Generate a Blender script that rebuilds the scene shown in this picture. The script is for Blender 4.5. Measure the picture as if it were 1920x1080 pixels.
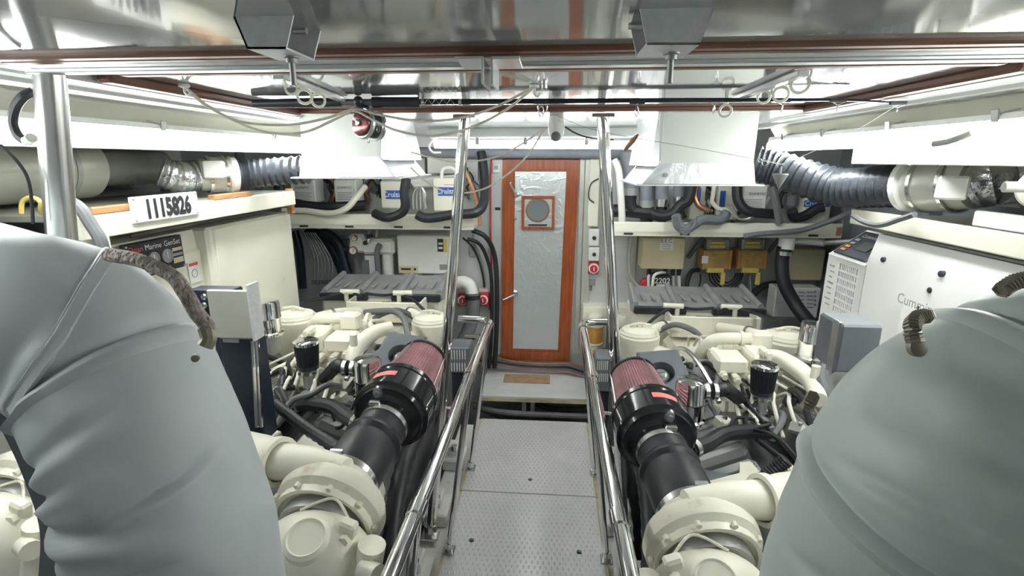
import bpy, bmesh, math, random, re as rex
from mathutils import Vector as V, Matrix, noise
R = math.radians
random.seed(7)
for o in list(bpy.data.objects): bpy.data.objects.remove(o)
SC = bpy.context.scene
COL = SC.collection

# ---------------------------------------------------------------- camera, world, exposure
FPX = 950.0; TH = R(14.18); PS = R(4.38); CAM = V((.10, 0, 1.65))
cd = bpy.data.cameras.new('camera'); cam = bpy.data.objects.new('camera', cd); COL.objects.link(cam)
cd.sensor_width = 36; cd.lens = FPX / 1920 * 36; cd.clip_start = .02
cam.location = CAM; cam.rotation_euler = (R(90) - TH, 0, PS); SC.camera = cam
w = bpy.data.worlds.new('world'); SC.world = w; w.use_nodes = True
w.node_tree.nodes['Background'].inputs[0].default_value = (0, 0, 0, 1)      # closed room: the tubes are the only light
w.node_tree.nodes['Background'].inputs[1].default_value = 0
SC.view_settings.view_transform = 'Standard'; SC.view_settings.look = 'None'
SC.view_settings.gamma = 1; SC.view_settings.use_curve_mapping = False
SC.view_settings.exposure = 1.78
TUBE = 8.0          # brightness of the fluorescent tubes

# ---------------------------------------------------------------- measuring helpers (pixel of the 1920x1080 photo -> point)
def ray(u, v):
    a = (u - 960) / FPX; b = (v - 540) / FPX
    fw = math.cos(TH) - b * math.sin(TH); dn = math.cos(TH) * b + math.sin(TH)
    return V((a * math.cos(PS) - fw * math.sin(PS), a * math.sin(PS) + fw * math.cos(PS), -dn))
def P(u, v, y): d = ray(u, v); return CAM + d * (y / d.y)
def PX(u, v, x): d = ray(u, v); return CAM + d * ((x - CAM.x) / d.x)
def PZ(u, v, z): d = ray(u, v); return CAM + d * ((z - CAM.z) / d.z)

# ---------------------------------------------------------------- materials
MATS = {}
def mat(name, col, rough=.5, metal=0, var=.08, vs=6, bump=0, bs=40, emit=0, alpha=1, trans=0, coat=0, stretch=None, dirt=None, ds=3, dth=.62):
    m = bpy.data.materials.new(name); m.use_nodes = True; nt = m.node_tree; N = nt.nodes; L = nt.links
    b = N['Principled BSDF']; b.inputs['Roughness'].default_value = rough; b.inputs['Metallic'].default_value = metal
    b.inputs['Coat Weight'].default_value = coat; b.inputs['Coat Roughness'].default_value = .08
    tc = N.new('ShaderNodeTexCoord'); src = tc.outputs['Object']
    if stretch:
        mp = N.new('ShaderNodeMapping'); mp.inputs['Scale'].default_value = stretch; L.new(src, mp.inputs['Vector']); src = mp.outputs['Vector']
    n = N.new('ShaderNodeTexNoise'); n.inputs['Scale'].default_value = vs; n.inputs['Detail'].default_value = 4; L.new(src, n.inputs['Vector'])
    r = N.new('ShaderNodeValToRGB'); r.color_ramp.elements[0].position = .35; r.color_ramp.elements[1].position = .68
    r.color_ramp.elements[0].color = tuple(max(0, c * (1 - var)) for c in col) + (1,)
    r.color_ramp.elements[1].color = tuple(min(1, c * (1 + var * .6)) for c in col) + (1,)
    L.new(n.outputs['Fac'], r.inputs['Fac']); out = r.outputs['Color']
    if dirt:
        n2 = N.new('ShaderNodeTexNoise'); n2.inputs['Scale'].default_value = ds; n2.inputs['Detail'].default_value = 8; L.new(src, n2.inputs['Vector'])
        r2 = N.new('ShaderNodeValToRGB'); r2.color_ramp.elements[0].position = dth; r2.color_ramp.elements[1].position = min(1, dth + .16)
        L.new(n2.outputs['Fac'], r2.inputs['Fac'])
        mx = N.new('ShaderNodeMix'); mx.data_type = 'RGBA'; L.new(r2.outputs['Color'], mx.inputs[0]); L.new(out, mx.inputs[6])
        mx.inputs[7].default_value = tuple(dirt) + (1,); out = mx.outputs[2]
    L.new(out, b.inputs['Base Color'])
    if bump:
        n3 = N.new('ShaderNodeTexNoise'); n3.inputs['Scale'].default_value = bs; n3.inputs['Detail'].default_value = 3; L.new(src, n3.inputs['Vector'])
        bp = N.new('ShaderNodeBump'); bp.inputs['Strength'].default_value = bump; bp.inputs['Distance'].default_value = .01
        L.new(n3.outputs['Fac'], bp.inputs['Height']); L.new(bp.outputs['Normal'], b.inputs['Normal'])
    if emit:
        b.inputs['Emission Color'].default_value = tuple(col) + (1,); b.inputs['Emission Strength'].default_value = emit
    if trans: b.inputs['Transmission Weight'].default_value = trans; b.inputs['IOR'].default_value = 1.3
    if alpha < 1: b.inputs['Alpha'].default_value = alpha
    MATS[name] = m; return m
mat('cream', (.87, .84, .715), .42, 0, .06, 5, .05, 30, dirt=(.58, .50, .37), ds=12, dth=.64)
mat('cream_old', (.82, .79, .67), .5, 0, .08, 4, .08, 25, dirt=(.50, .43, .32), ds=14, dth=.58)
mat('white', (.84, .85, .82), .4, 0, .03, 5)
mat('white_gloss', (.86, .87, .86), .18, 0, .02, 3)
mat('plenum', (.72, .75, .72), .35, .1, .04, 4)
mat('ivory', (.86, .84, .72), .4, 0, .04, 4, dirt=(.55, .5, .38), ds=7, dth=.7)
mat('lagging_l', (.52, .56, .585), .5, 0, .03, 2.5, .05, 700)
mat('lagging_r', (.50, .56, .545), .45, 0, .04, 2.5, .05, 700)
mat('chrome', (.86, .86, .86), .08, 1, .03, 20)
mat('steel', (.72, .73, .72), .25, 1, .08, 14)
mat('alu', (.66, .68, .69), .36, 1, .08, 4, .03, 12)
mat('alu_tape', (.68, .70, .73), .35, .6, .06, 9, .35, 18)
mat('galv', (.74, .77, .78), .4, .1, .08, 60, .04, 90)
mat('black_rubber', (.022, .025, .03), .45, 0, .2, 12)
mat('black_gloss', (.02, .022, .025), .14, 0, .1, 12)
mat('black_duct', (.05, .058, .072), .35, 0, .2, 10, .25, 60)
mat('black_plastic', (.03, .035, .045), .35, 0, .15, 14)
mat('charcoal', (.16, .175, .20), .5, 0, .12, 10)
mat('navy', (.014, .024, .045), .35, 0, .15, 9, .05, 60)
mat('grey_hose', (.16, .17, .18), .5, 0, .15, 14)
mat('insul', (.24, .26, .30), .65, 0, .12, 12, .2, 60)
mat('grey_metal', (.42, .43, .42), .42, .4, .12, 8, .06, 40, dirt=(.22, .2, .18), ds=8, dth=.62)
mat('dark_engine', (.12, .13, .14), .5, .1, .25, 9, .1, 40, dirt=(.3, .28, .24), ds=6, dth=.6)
mat('ic_grey', (.38, .39, .39), .45, .2, .12, 12, .06, 60)
mat('pleat', (.44, .23, .25), .7, 0, .15, 18)
mat('pinklabel', (.95, .25, .24), .5, 0, .04, 20)
mat('red', (.62, .04, .05), .35, 0, .1, 9)
mat('redwhite', (.85, .8, .78), .4, 0, .03, 9)
mat('orange', (.80, .34, .05), .5, 0, .2, 12)
mat('amber', (.62, .32, .08), .22, 0, .2, 12)
mat('amber_box', (.52, .33, .12), .35, 0, .22, 14, dirt=(.32, .16, .07), ds=16, dth=.55)
mat('yellow', (.82, .64, .18), .4, 0, .1, 9)
mat('beige', (.66, .58, .38), .45, 0, .06, 6)
mat('wood_door', (.36, .085, .025), .32, 0, .3, 5, .05, 30, coat=.15, stretch=(14, 14, 1))
mat('wood_trim', (.19, .085, .05), .4, 0, .25, 6, coat=0, stretch=(1, 14, 14))
mat('wood_trim_y', (.19, .085, .05), .4, 0, .25, 6, coat=0, stretch=(14, 1, 14))
mat('wood_plain', (.52, .26, .12), .45, 0, .25, 8, stretch=(10, 1, 10))
mat('ply_edge', (.70, .60, .33), .6, 0, .2, 14)
mat('mat_brown', (.47, .31, .18), .9, 0, .15, 30, .3, 160)
mat('wall_grey', (.62, .64, .64), .38, .2, .06, 4, .06, 9)
mat('hull', (.30, .33, .36), .6, 0, .18, 2.5, .1, 8)
mat('bilge', (.10, .105, .11), .6, 0, .4, 4, .2, 14)
mat('bed', (.88, .88, .85), .4, 0, .06, 5, dirt=(.5, .46, .38), ds=7, dth=.66)
mat('ceil', (.40, .415, .41), .07, 0, .05, 1.5, .012, 5, coat=.8, stretch=(.35, 2.5, 1))
mat('ceil_white', (.72, .74, .73), .14, 0, .04, 2, .01, 8)
mat('ceil_side', (.60, .62, .61), .25, .1, .06, 3, .02, 8)
mat('step_grey', (.70, .71, .71), .6, 0, .05, 8, .05, 80)
mat('glass_dark', (.20, .23, .24), .12, 0, .1, 5, coat=.5)
mat('tube', (.97, 1, .98), .3, 0, 0, 2, emit=TUBE)
mat('rope', (.70, .67, .56), .8, 0, .12, 60, .3, 220)
mat('plastic_ring', (.84, .85, .70), .35, 0, .04, 9)
mat('reel', (.24, .09, .09), .22, .6, .1, 9)
mat('blue_label', (.03, .13, .55), .35, 0, .04, 9)
mat('ink', (.03, .03, .035), .5, 0, .05, 9)
mat('ink_grey', (.35, .35, .36), .5, 0, .05, 9)
mat('red_ink', (.75, .10, .09), .5, 0, .05, 9)
mat('genset_grey', (.42, .43, .42), .35, .4, .1, 6)
mat('foil', (.62, .64, .68), .2, .9, .2, 14, .9, 40)
mat('lead', (.36, .38, .37), .5, .6, .1, 12)
mat('spring', (.27, .245, .19), .45, .35, .2, 40)
mat('braid', (.40, .34, .31), .7, .1, .35, 90, .8, 160)
mat('grey_box', (.55, .56, .50), .4, .3, .08, 8, .03, 20)
mat('copper', (.40, .22, .13), .35, .7, .2, 9)
mat('clear', (.85, .9, .9), .05, 0, 0, 5, trans=.9)

def tread_mat():      # steel checker plate: crossed raised lozenges, worn paint, scuffs
    m = mat('tread', (.80, .80, .805), .5, .15, .05, 3, dirt=(.2, .18, .16), ds=32, dth=.70)
    nt = m.node_tree; N = nt.nodes; L = nt.links; b = N['Principled BSDF']
    tc = N.new('ShaderNodeTexCoord'); hs = []
    for ang in (45, -45):
        mp = N.new('ShaderNodeMapping'); mp.inputs['Rotation'].default_value = (0, 0, R(ang)); mp.inputs['Scale'].default_value = (60, 26, 1)
        L.new(tc.outputs['Object'], mp.inputs['Vector'])
        vo = N.new('ShaderNodeTexVoronoi'); vo.inputs['Scale'].default_value = 1; vo.inputs['Randomness'].default_value = 0; vo.voronoi_dimensions = '2D'
        L.new(mp.outputs['Vector'], vo.inputs['Vector']); hs.append(vo.outputs['Distance'])
    mn = N.new('ShaderNodeMath'); mn.operation = 'MINIMUM'; L.new(hs[0], mn.inputs[0]); L.new(hs[1], mn.inputs[1])
    lt = N.new('ShaderNodeMapRange'); lt.inputs[1].default_value = .12; lt.inputs[2].default_value = .28; lt.inputs[3].default_value = 1; lt.inputs[4].default_value = 0
    L.new(mn.outputs[0], lt.inputs[0]); bp = N.new('ShaderNodeBump'); bp.inputs['Strength'].default_value = .5; bp.inputs['Distance'].default_value = .006
    L.new(lt.outputs[0], bp.inputs['Height']); L.new(bp.outputs['Normal'], b.inputs['Normal'])
tread_mat()
def door_mat():       # foil faced door panel with hammered dents
    m = mat('door_foil', (.66, .70, .71), .33, .55, .05, 5); nt = m.node_tree; N = nt.nodes; L = nt.links
    tc = N.new('ShaderNodeTexCoord'); vo = N.new('ShaderNodeTexNoise'); vo.inputs['Scale'].default_value = 13; vo.inputs['Detail'].default_value = 2; vo.inputs['Distortion'].default_value = 1.2
    L.new(tc.outputs['Object'], vo.inputs['Vector']); rp = N.new('ShaderNodeValToRGB'); rp.color_ramp.elements[0].position = .5; rp.color_ramp.elements[1].position = .72
    L.new(vo.outputs['Fac'], rp.inputs['Fac']); bp = N.new('ShaderNodeBump'); bp.inputs['Strength'].default_value = .22; bp.inputs['Distance'].default_value = .01
    L.new(rp.outputs['Color'], bp.inputs['Height']); L.new(bp.outputs['Normal'], N['Principled BSDF'].inputs['Normal'])
door_mat()

# ---------------------------------------------------------------- mesh builder
def basis(ax):
    a = V(ax).normalized(); h = V((0, 0, 1)) if abs(a.z) < .9 else V((1, 0, 0))
    x = h.cross(a).normalized(); return x, a.cross(x).normalized(), a
def spline(pts, k=6, closed=False):
    p = [V(q) for q in pts]; n = len(p)
    if n < 3 or k < 2: return p
    out = []
    for i in range(n if closed else n - 1):
        g = (lambda j: p[j % n]) if closed else (lambda j: p[max(0, min(n - 1, j))])
        a, b, c, d = g(i - 1), g(i), g(i + 1), g(i + 2)
        for s in range(k):
            t = s / k
            out.append(.5 * ((2 * b) + (c - a) * t + (2 * a - 5 * b + 4 * c - d) * t * t + (3 * b - a - 3 * c + d) * t ** 3))
    if not closed: out.append(p[-1])
    return out
class G:
    def __init__(s, mirror=None): s.v = []; s.f = []; s.mir = mirror
    def add(s, vs, fs):
        o = len(s.v); s.v += [V(q) for q in vs]; s.f += [tuple(i + o for i in f) for f in fs]; return s
    def box(s, c, d, rot=None, bev=0):
        c = V(c); m = Matrix.Identity(3)
        if rot is not None: m = rot if isinstance(rot, Matrix) else __import__('mathutils').Euler([R(a) for a in rot]).to_matrix()
        h = [x / 2 for x in d]; b = min(bev, min(h) * .95); vs = []; ix = {}
        sg = [(i, j, k) for i in (-1, 1) for j in (-1, 1) for k in (-1, 1)]
        if b <= 0:
            vs = [c + m @ V((q[0] * h[0], q[1] * h[1], q[2] * h[2])) for q in sg]
            return s.add(vs, [(0, 1, 3, 2), (4, 6, 7, 5), (0, 4, 5, 1), (2, 3, 7, 6), (0, 2, 6, 4), (1, 5, 7, 3)])
        for q in sg:
            for a in range(3):
                p = [q[i] * (h[i] - (0 if i == a else b)) for i in range(3)]; ix[(q, a)] = len(vs); vs.append(c + m @ V(p))
        fs = []
        for a in range(3):
            e, g = [i for i in range(3) if i != a]
            for sa in (-1, 1):
                loop = []
                for se, sg_ in ((-1, -1), (1, -1), (1, 1), (-1, 1)):
                    q = [0] * 3; q[a] = sa; q[e] = se; q[g] = sg_; loop.append(ix[(tuple(q), a)])
                fs.append(tuple(loop))
            for se in (-1, 1):          # edges parallel to axis a
                for sg_ in (-1, 1):
                    q1 = [0] * 3; q1[a] = -1; q1[e] = se; q1[g] = sg_; q2 = list(q1); q2[a] = 1
                    q1 = tuple(q1); q2 = tuple(q2); fs.append((ix[(q1, e)], ix[(q2, e)], ix[(q2, g)], ix[(q1, g)]))
        for q in sg: fs.append(tuple(ix[(q, a)] for a in range(3)))
        return s.add(vs, fs)
    def hexa(s, a, b):                     # two quads -> solid
        return s.add(list(a) + list(b), [(0, 1, 2, 3), (7, 6, 5, 4), (0, 4, 5, 1), (1, 5, 6, 2), (2, 6, 7, 3), (3, 7, 4, 0)])
    def prism(s, pts, vec):
        n = len(pts); vec = V(vec); p = [V(q) for q in pts]
        return s.add(p + [q + vec for q in p], [tuple(range(n)), tuple(range(2 * n - 1, n - 1, -1))] + [(i, (i + 1) % n, n + (i + 1) % n, n + i) for i in range(n)])
    def tube(s, pts, r, n=10, k=6, caps=True, closed=False, rr=None):
        q = spline(pts, k, closed); m = len(q)
        if isinstance(r, (list, tuple)):
            L = len(r) - 1; rad = [r[min(L, int(i / (m - 1) * L))] + (r[min(L, int(i / (m - 1) * L) + 1)] - r[min(L, int(i / (m - 1) * L))]) * ((i / (m - 1) * L) % 1) for i in range(m)]
        else: rad = [r] * m
        if rr: rad = [a * rr(i) for i, a in enumerate(rad)]
        x = None; vs = []; fs = []
        for i in range(m):
            t = (q[(i + 1) % m] - q[i - 1]) if closed else (q[min(m - 1, i + 1)] - q[max(0, i - 1)])
            t.normalize()
            if x is None: x = basis(t)[0]
            x = (x - t * x.dot(t)).normalized(); y = t.cross(x)
            for j in range(n): a = 2 * math.pi * j / n; vs.append(q[i] + (x * math.cos(a) + y * math.sin(a)) * rad[i])
        for i in range(m if closed else m - 1):
            for j in range(n):
                a = i * n; b = ((i + 1) % m) * n; fs.append((a + j, a + (j + 1) % n, b + (j + 1) % n, b + j))
        if caps and not closed: fs += [tuple(range(n - 1, -1, -1)), tuple(range((m - 1) * n, m * n))]
        return s.add(vs, fs)
    def cyl(s, a, b, r, r1=None, n=18): return s.tube([a, b], [r, r if r1 is None else r1], n, 1)
    def lathe(s, o, ax, prof, n=24, star=None, caps=True):
        x, y, a = basis(ax); o = V(o); vs = []; fs = []; m = len(prof)
        for i, (r, h) in enumerate(prof):
            for j in range(n):
                t = 2 * math.pi * j / n; q = r * (star[j % len(star)] if star else 1); vs.append(o + a * h + (x * math.cos(t) + y * math.sin(t)) * q)
        for i in range(m - 1):
            for j in range(n): fs.append((i * n + j, i * n + (j + 1) % n, (i + 1) * n + (j + 1) % n, (i + 1) * n + j))
        if caps: fs += [tuple(range(n - 1, -1, -1)), tuple(range((m - 1) * n, m * n))]
        else: fs += [((m - 1) * n + j, (m - 1) * n + (j + 1) % n, (j + 1) % n, j) for j in range(n)]
        return s.add(vs, fs)
    def ring(s, o, ax, rad, r, n=8, m=24):
        x, y, a = basis(ax); o = V(o)
        return s.tube([o + (x * math.cos(2 * math.pi * i / m) + y * math.sin(2 * math.pi * i / m)) * rad for i in range(m)], r, n, 1, closed=True)
    def band(s, o, ax, r, w, t=.002, n=28): return s.lathe(o, ax, [(r, -w / 2), (r + t, -w / 2), (r + t, w / 2), (r, w / 2)], n, None, False)
    def ball(s, c, r, n=16, m=9):
        r = r if isinstance(r, (tuple, list)) else (r, r, r); c = V(c); vs = []; fs = []
        for i in range(1, m):
            p = math.pi * i / m
            for j in range(n): t = 2 * math.pi * j / n; vs.append(c + V((r[0] * math.sin(p) * math.cos(t), r[1] * math.sin(p) * math.sin(t), r[2] * math.cos(p))))
        for i in range(m - 2):
            for j in range(n): fs.append((i * n + j, i * n + (j + 1) % n, (i + 1) * n + (j + 1) % n, (i + 1) * n + j))
        T = len(vs); vs += [c + V((0, 0, r[2])), c - V((0, 0, r[2]))]
        for j in range(n): fs += [(T, (j + 1) % n, j), (T + 1, (m - 2) * n + j, (m - 2) * n + (j + 1) % n)]
        return s.add(vs, fs)
    def hexnut(s, o, ax, r, h): return s.lathe(o, ax, [(r, 0), (r, h)], 6)
    def done(s, name, m, parent=None, ang=35, label=None):
        vs = s.v
        if s.mir: vs = [V((s.mir[0] * q.x + s.mir[1], q.y, q.z + s.mir[2])) for q in vs]
        me = bpy.data.meshes.new(name); me.from_pydata(vs, [], s.f)
        bm = bmesh.new(); bm.from_mesh(me); bmesh.ops.recalc_face_normals(bm, faces=bm.faces); bm.to_mesh(me); bm.free()
        me.shade_smooth(); me.set_sharp_from_angle(angle=R(ang))
        me.materials.append(MATS[m]); o = bpy.data.objects.new(name, me); COL.objects.link(o)
        if parent: put(o, parent)
        if label: o['label'] = label
        return o
WORLD = {}
def put(o, parent):                      # parent keeping the vertices in place
    o.parent = parent; q = parent; off = V((0, 0, 0))
    while q: off += q.location; q = q.parent
    o.location = -off
def side_words(s): return rex.sub(r'\bport( side)?\b', 'number-board side', rex.sub(r'\bstarboard( side)?\b', 'louvred-generator side', s))
def thing(name, label, cat, loc, group=None):
    o = bpy.data.objects.new(name, None); o.empty_display_size = .05; COL.objects.link(o); o.location = loc
    o['label'] = side_words(label); o['category'] = cat
    if group: o['group'] = group
    return o
def tag(o, label, cat, group=None):
    o['label'] = side_words(label); o['category'] = cat
    if group: o['group'] = group
    return o
def struct(o): o['kind'] = 'structure'; return o
def sroot(name, loc): o = bpy.data.objects.new(name, None); o.empty_display_size = .05; COL.objects.link(o); o.location = loc; o['kind'] = 'structure'; return o
BX = (V((1, 0, 0)), V((0, 0, 1)))        # facing the camera down the room (normal -Y)
BL = (V((0, 1, 0)), V((0, 0, 1)))        # on the port side, facing +X
BR = (V((0, -1, 0)), V((0, 0, 1)))       # on the starboard side, facing -X
def text(body, c, size, m, parent, bas=BX, name='lettering', bold=0, squash=1, mir=None):
    cu = bpy.data.curves.new(name, 'FONT'); cu.body = body; cu.size = 1; cu.align_x = 'CENTER'; cu.align_y = 'CENTER'; cu.offset = bold; cu.resolution_u = 3
    to = bpy.data.objects.new('tmp', cu); COL.objects.link(to); dg = bpy.context.evaluated_depsgraph_get()
    me = bpy.data.meshes.new_from_object(to.evaluated_get(dg)); bpy.data.objects.remove(to); bpy.data.curves.remove(cu)
    r, u = bas; c = V(c)
    for q in me.vertices: q.co = c + r * (q.co.x * size * squash) + u * (q.co.y * size)
    me.name = name; me.materials.clear(); me.materials.append(MATS[m]); o = bpy.data.objects.new(name, me); COL.objects.link(o)
    if parent: put(o, parent)
    return o
def rect(u0, v0, u1, v1, y):             # photo rectangle on the plane y -> x0,x1,z0,z1
    um, vm = (u0 + u1) / 2, (v0 + v1) / 2
    return P(u0, vm, y).x, P(u1, vm, y).x, P(um, v1, y).z, P(um, v0, y).z
def pbox(g, u0, v0, u1, v1, y, d, bev=.004):
    x0, x1, z0, z1 = rect(u0, v0, u1, v1, y); g.box(((x0 + x1) / 2, y + d / 2, (z0 + z1) / 2), (x1 - x0, d, z1 - z0), None, bev); return x0, x1, z0, z1
def pp(pts): return [P(*q) for q in pts]
# ================================================================ the room
CZ = 1.816; YB = 3.55
g = G(); g.box((0, 1.5, -.62), (4.4, 4.3, .05)); struct(g.done('floor', 'bilge'))
g = G(); g.box((0, YB + .03, .7), (4.4, .06, 2.7)); wall_back = struct(g.done('wall_back', 'wall_grey'))
g = G(); g.box((0, -.62, .7), (4.4, .05, 2.7)); struct(g.done('wall_front', 'wall_grey'))      # the room is closed behind the viewer too
g = G(); g.prism([(-1.98, -.6, CZ + .05), (-1.93, -.6, .7), (-1.35, -.6, -.62), (-1.45, -.6, -.62), (-2.05, -.6, .7), (-2.08, -.6, CZ + .05)], (0, 4.2, 0)); struct(g.done('wall_left', 'hull'))
g = G(); g.prism([(1.98, -.6, CZ + .05), (1.93, -.6, .7), (1.35, -.6, -.62), (1.45, -.6, -.62), (2.05, -.6, .7), (2.08, -.6, CZ + .05)], (0, 4.2, 0)); struct(g.done('wall_right', 'hull'))
for i, (sx, col) in enumerate(((-1, 'wall_left'), (1, 'wall_right'))):   # hull frames
    for j in range(5):
        y = .5 + j * .7; g = G(); g.box((sx * 1.93, y, 1.15), (.07, .045, 1.3), None, .006); f = g.done('frame', 'hull'); put(f, bpy.data.objects[col])
ceil = sroot('ceiling', (0, 1.5, CZ))
g = G(); g.box((0, 1.5, CZ + .045), (4.4, 4.3, .05)); g.done('deck', 'ceil_side', ceil)
XL, XR = -.80, .93
g = G(); g.box(((XL + XR) / 2, .11, CZ + .012), (XR - XL + .1, 1.42, .024)); g.done('panel', 'ceil', ceil)
g = G(); g.box(((XL + XR) / 2, 1.40, CZ + .014), (XR - XL, .80, .02)); g.done('panel', 'ceil', ceil)
g = G(); g.box(((XL + XR) / 2, 2.62, CZ + .012), (2.5, 1.45, .02)); g.done('panel', 'ceil_white', ceil)
g = G(); g.box((.06, .925, CZ + .004), (XR - XL + .25, .10, .02), None, .003); g.done('beam', 'ceil_white', ceil)
g = G(); g.box((.06, .93, CZ - .009), (XR - XL + .1, .03, .008), None, .002); g.done('beam_strip', 'alu', ceil)
for n, (x0, x1, y0, y1) in enumerate([(XL - .03, XR + .03, .820, .844), (XL - .03, XR + .03, .847, .870), (XL + .06, XR - .06, .985, 1.012), (XL, XR, 1.80, 1.845), ]):
    g = G(); g.box(((x0 + x1) / 2, (y0 + y1) / 2, CZ - .001), (x1 - x0, y1 - y0, .014), None, .004); t = g.done('trim_%d' % (n + 1), 'wood_trim'); struct(t)
for n, x in enumerate((XL, XR)):
    g = G(); g.box((x, 1.42, CZ - .004), (.035, .80, .022), None, .006); struct(g.done('trim_%d' % (n + 5), 'wood_trim_y'))
    s = 1 if n else -1
    g = G(); g.box((x + s * .05, 1.42, CZ + .0), (.05, .98, .03), None, .004); g.box((x + s * .115, .9, CZ + .005), (.05, 2.9, .03), None, .004); g.done('edge_moulding', 'ceil_white', ceil)
    g = G(); g.box((x + s * .055, .10, CZ - .002), (.03, 1.42, .02), None, .004); g.done('edge_moulding', 'steel', ceil)
    g = G(); g.box((x + s * .2, 1.3, CZ + .0), (.09, 3.6, .03), None, .01); g.done('edge_moulding', 'ceil_side', ceil)
# ---- side light valances
for s, x in ((-1, -1.15), (1, 1.2)):
    g = G(); zt = CZ + .02
    g.prism([(x + s * .03, -.6, 1.745), (x - s * .01, -.6, 1.80), (x - s * .01, -.6, zt), (x + s * .30, -.6, zt), (x + s * .30, -.6, 1.70), (x + s * .03, -.6, 1.70)], (0, 3.35, 0))
    vr = tag(g.done('light_valance', 'ivory'), 'cream valance board above the fluorescent tube on the %s' % ('port side' if s < 0 else 'starboard side'), 'valance')
    if s > 0:
        g = G(); g.box((x + .045, .77, 1.672), (.02, 2.62, .075), None, .003); put(g.done('lower_board', 'ivory'), vr)
        for y in (1.3, 1.75): g = G(); g.box((x + .033, y, 1.672), (.004, .006, .075)); put(g.done('joint_strip', 'cream_old'), vr)
    else:
        g = G(); g.box((x - .055, 1.05, 1.692), (.06, 3.2, .02), None, .003); put(g.done('lower_board', 'ivory'), vr)
    L = thing('fluorescent_light', 'long white fluorescent tube along the ceiling edge, %s' % ('above the number board' if s < 0 else 'above the black ribbed duct'), 'light', (x, 1.5, 1.72))
    g = G(); g.tube([(x - s * .012, .25, 1.718), (x - s * .012, 2.62 if s < 0 else 2.70, 1.718)], .028, 14, 1); g.done('tube', 'tube', L)
    g = G(); g.prism([(x - s * .052, .22, 1.742), (x - s * .046, .22, 1.757), (x + s * .03, .22, 1.757), (x + s * .03, .22, 1.70), (x + s * .024, .22, 1.70), (x + s * .02, .22, 1.747), (x - s * .046, .22, 1.749)], (0, 2.44, 0)); g.done('reflector', 'white', L)
    for y in ((.9, 1.35, 1.75, 2.15, 2.5) if s > 0 else (1.0, 1.55, 2.2)):
        g = G(); g.box((x - s * .053, y, 1.752), (.004, .022, .03), (0, s * -10, 0), .001); g.box((x - s * .03, y, 1.760), (.05, .02, .004), (0, s * -18, 0), .001); g.done('clip', 'steel', L)
# ---- far light
L = thing('fluorescent_light', 'white fluorescent tube hung across the ceiling above the wooden door', 'light', (0, 2.72, CZ))
a = P(815, 270, 2.72); b = P(1208, 272, 2.72)
g = G(); g.tube([a, b], .021, 14, 1); g.done('tube', 'tube', L)
g = G(); g.box(((a.x + b.x) / 2, 2.72, a.z + .055), (b.x - a.x + .05, .085, .05), None, .006); g.done('batten', 'ceil_white', L)
g = G(); g.box(((a.x + b.x) / 2, 2.735, a.z + .10), (b.x - a.x + .16, .06, .02), None, .003); g.done('mounting_strip', 'grey_metal', L)
for u in (895, 985, 1100): q = P(u, 262, 2.70); g = G(); g.box(q, (.022, .01, .05), None, .002); g.done('clip', 'steel', L)
q = P(815, 275, 2.70); g = G(); g.tube([q + V((.03, 0, -.03)), q + V((-.01, 0, -.03)), q + V((-.03, 0, 0)), q + V((-.01, 0, .03)), q + V((.02, 0, .05))], .005, 8); g.done('cable', 'white', L)
# ---- walkway plates
for n, (y0, y1, lab) in enumerate(((2.252, 3.0, 'grey checker floor plate next to the step, one finger hole'), (1.0, 2.245, 'long grey checker floor plate with two finger holes'))):
    F = thing('floor_plate', lab, 'floor plate', (0, (y0 + y1) / 2, 0), None)
    hs = [(.06, 2.38)] if n == 0 else [tuple(PZ(884, 1013, 0).xy), tuple(PZ(1086, 1035, 0).xy)]
    hs = [tuple(PZ(994, 899, 0).xy)] if n == 0 else hs
    bm = bmesh.new()
    ol = [(-.33, y0), (.352, y0), (.352, y1), (-.33, y1)]
    ed = []; vv = [bm.verts.new((x, y, 0)) for x, y in ol]; ed += [bm.edges.new((vv[i], vv[(i + 1) % 4])) for i in range(4)]
    for hx, hy in hs:
        hv = [bm.verts.new((hx + .013 * math.cos(a * math.pi / 8), hy + .013 * math.sin(a * math.pi / 8), 0)) for a in range(16)]
        ed += [bm.edges.new((hv[i], hv[(i + 1) % 16])) for i in range(16)]
    bmesh.ops.triangle_fill(bm, use_beauty=True, edges=ed)
    for f in list(bm.faces):
        c = f.calc_center_median()
        if any((c.x - hx) ** 2 + (c.y - hy) ** 2 < .012 ** 2 for hx, hy in hs): bm.faces.remove(f)
    ex = bmesh.ops.extrude_face_region(bm, geom=bm.faces[:]); bmesh.ops.translate(bm, verts=[e for e in ex['geom'] if isinstance(e, bmesh.types.BMVert)], vec=(0, 0, -.012))
    bmesh.ops.recalc_face_normals(bm, faces=bm.faces)
    me = bpy.data.meshes.new('plate'); bm.to_mesh(me); bm.free(); me.materials.append(MATS['tread']); o = bpy.data.objects.new('plate', me); COL.objects.link(o); put(o, F)
    for ex_ in (-.338, .36): g = G(); g.box((ex_, (y0 + y1) / 2, -.018), (.012, y1 - y0, .03)); g.done('edge_strip', 'ply_edge', F)
    g = G(); g.box((.01, (y0 + y1) / 2, -.10), (.5, y1 - y0 - .1, .02)); g.done('support_pan', 'bilge', F)
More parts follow.
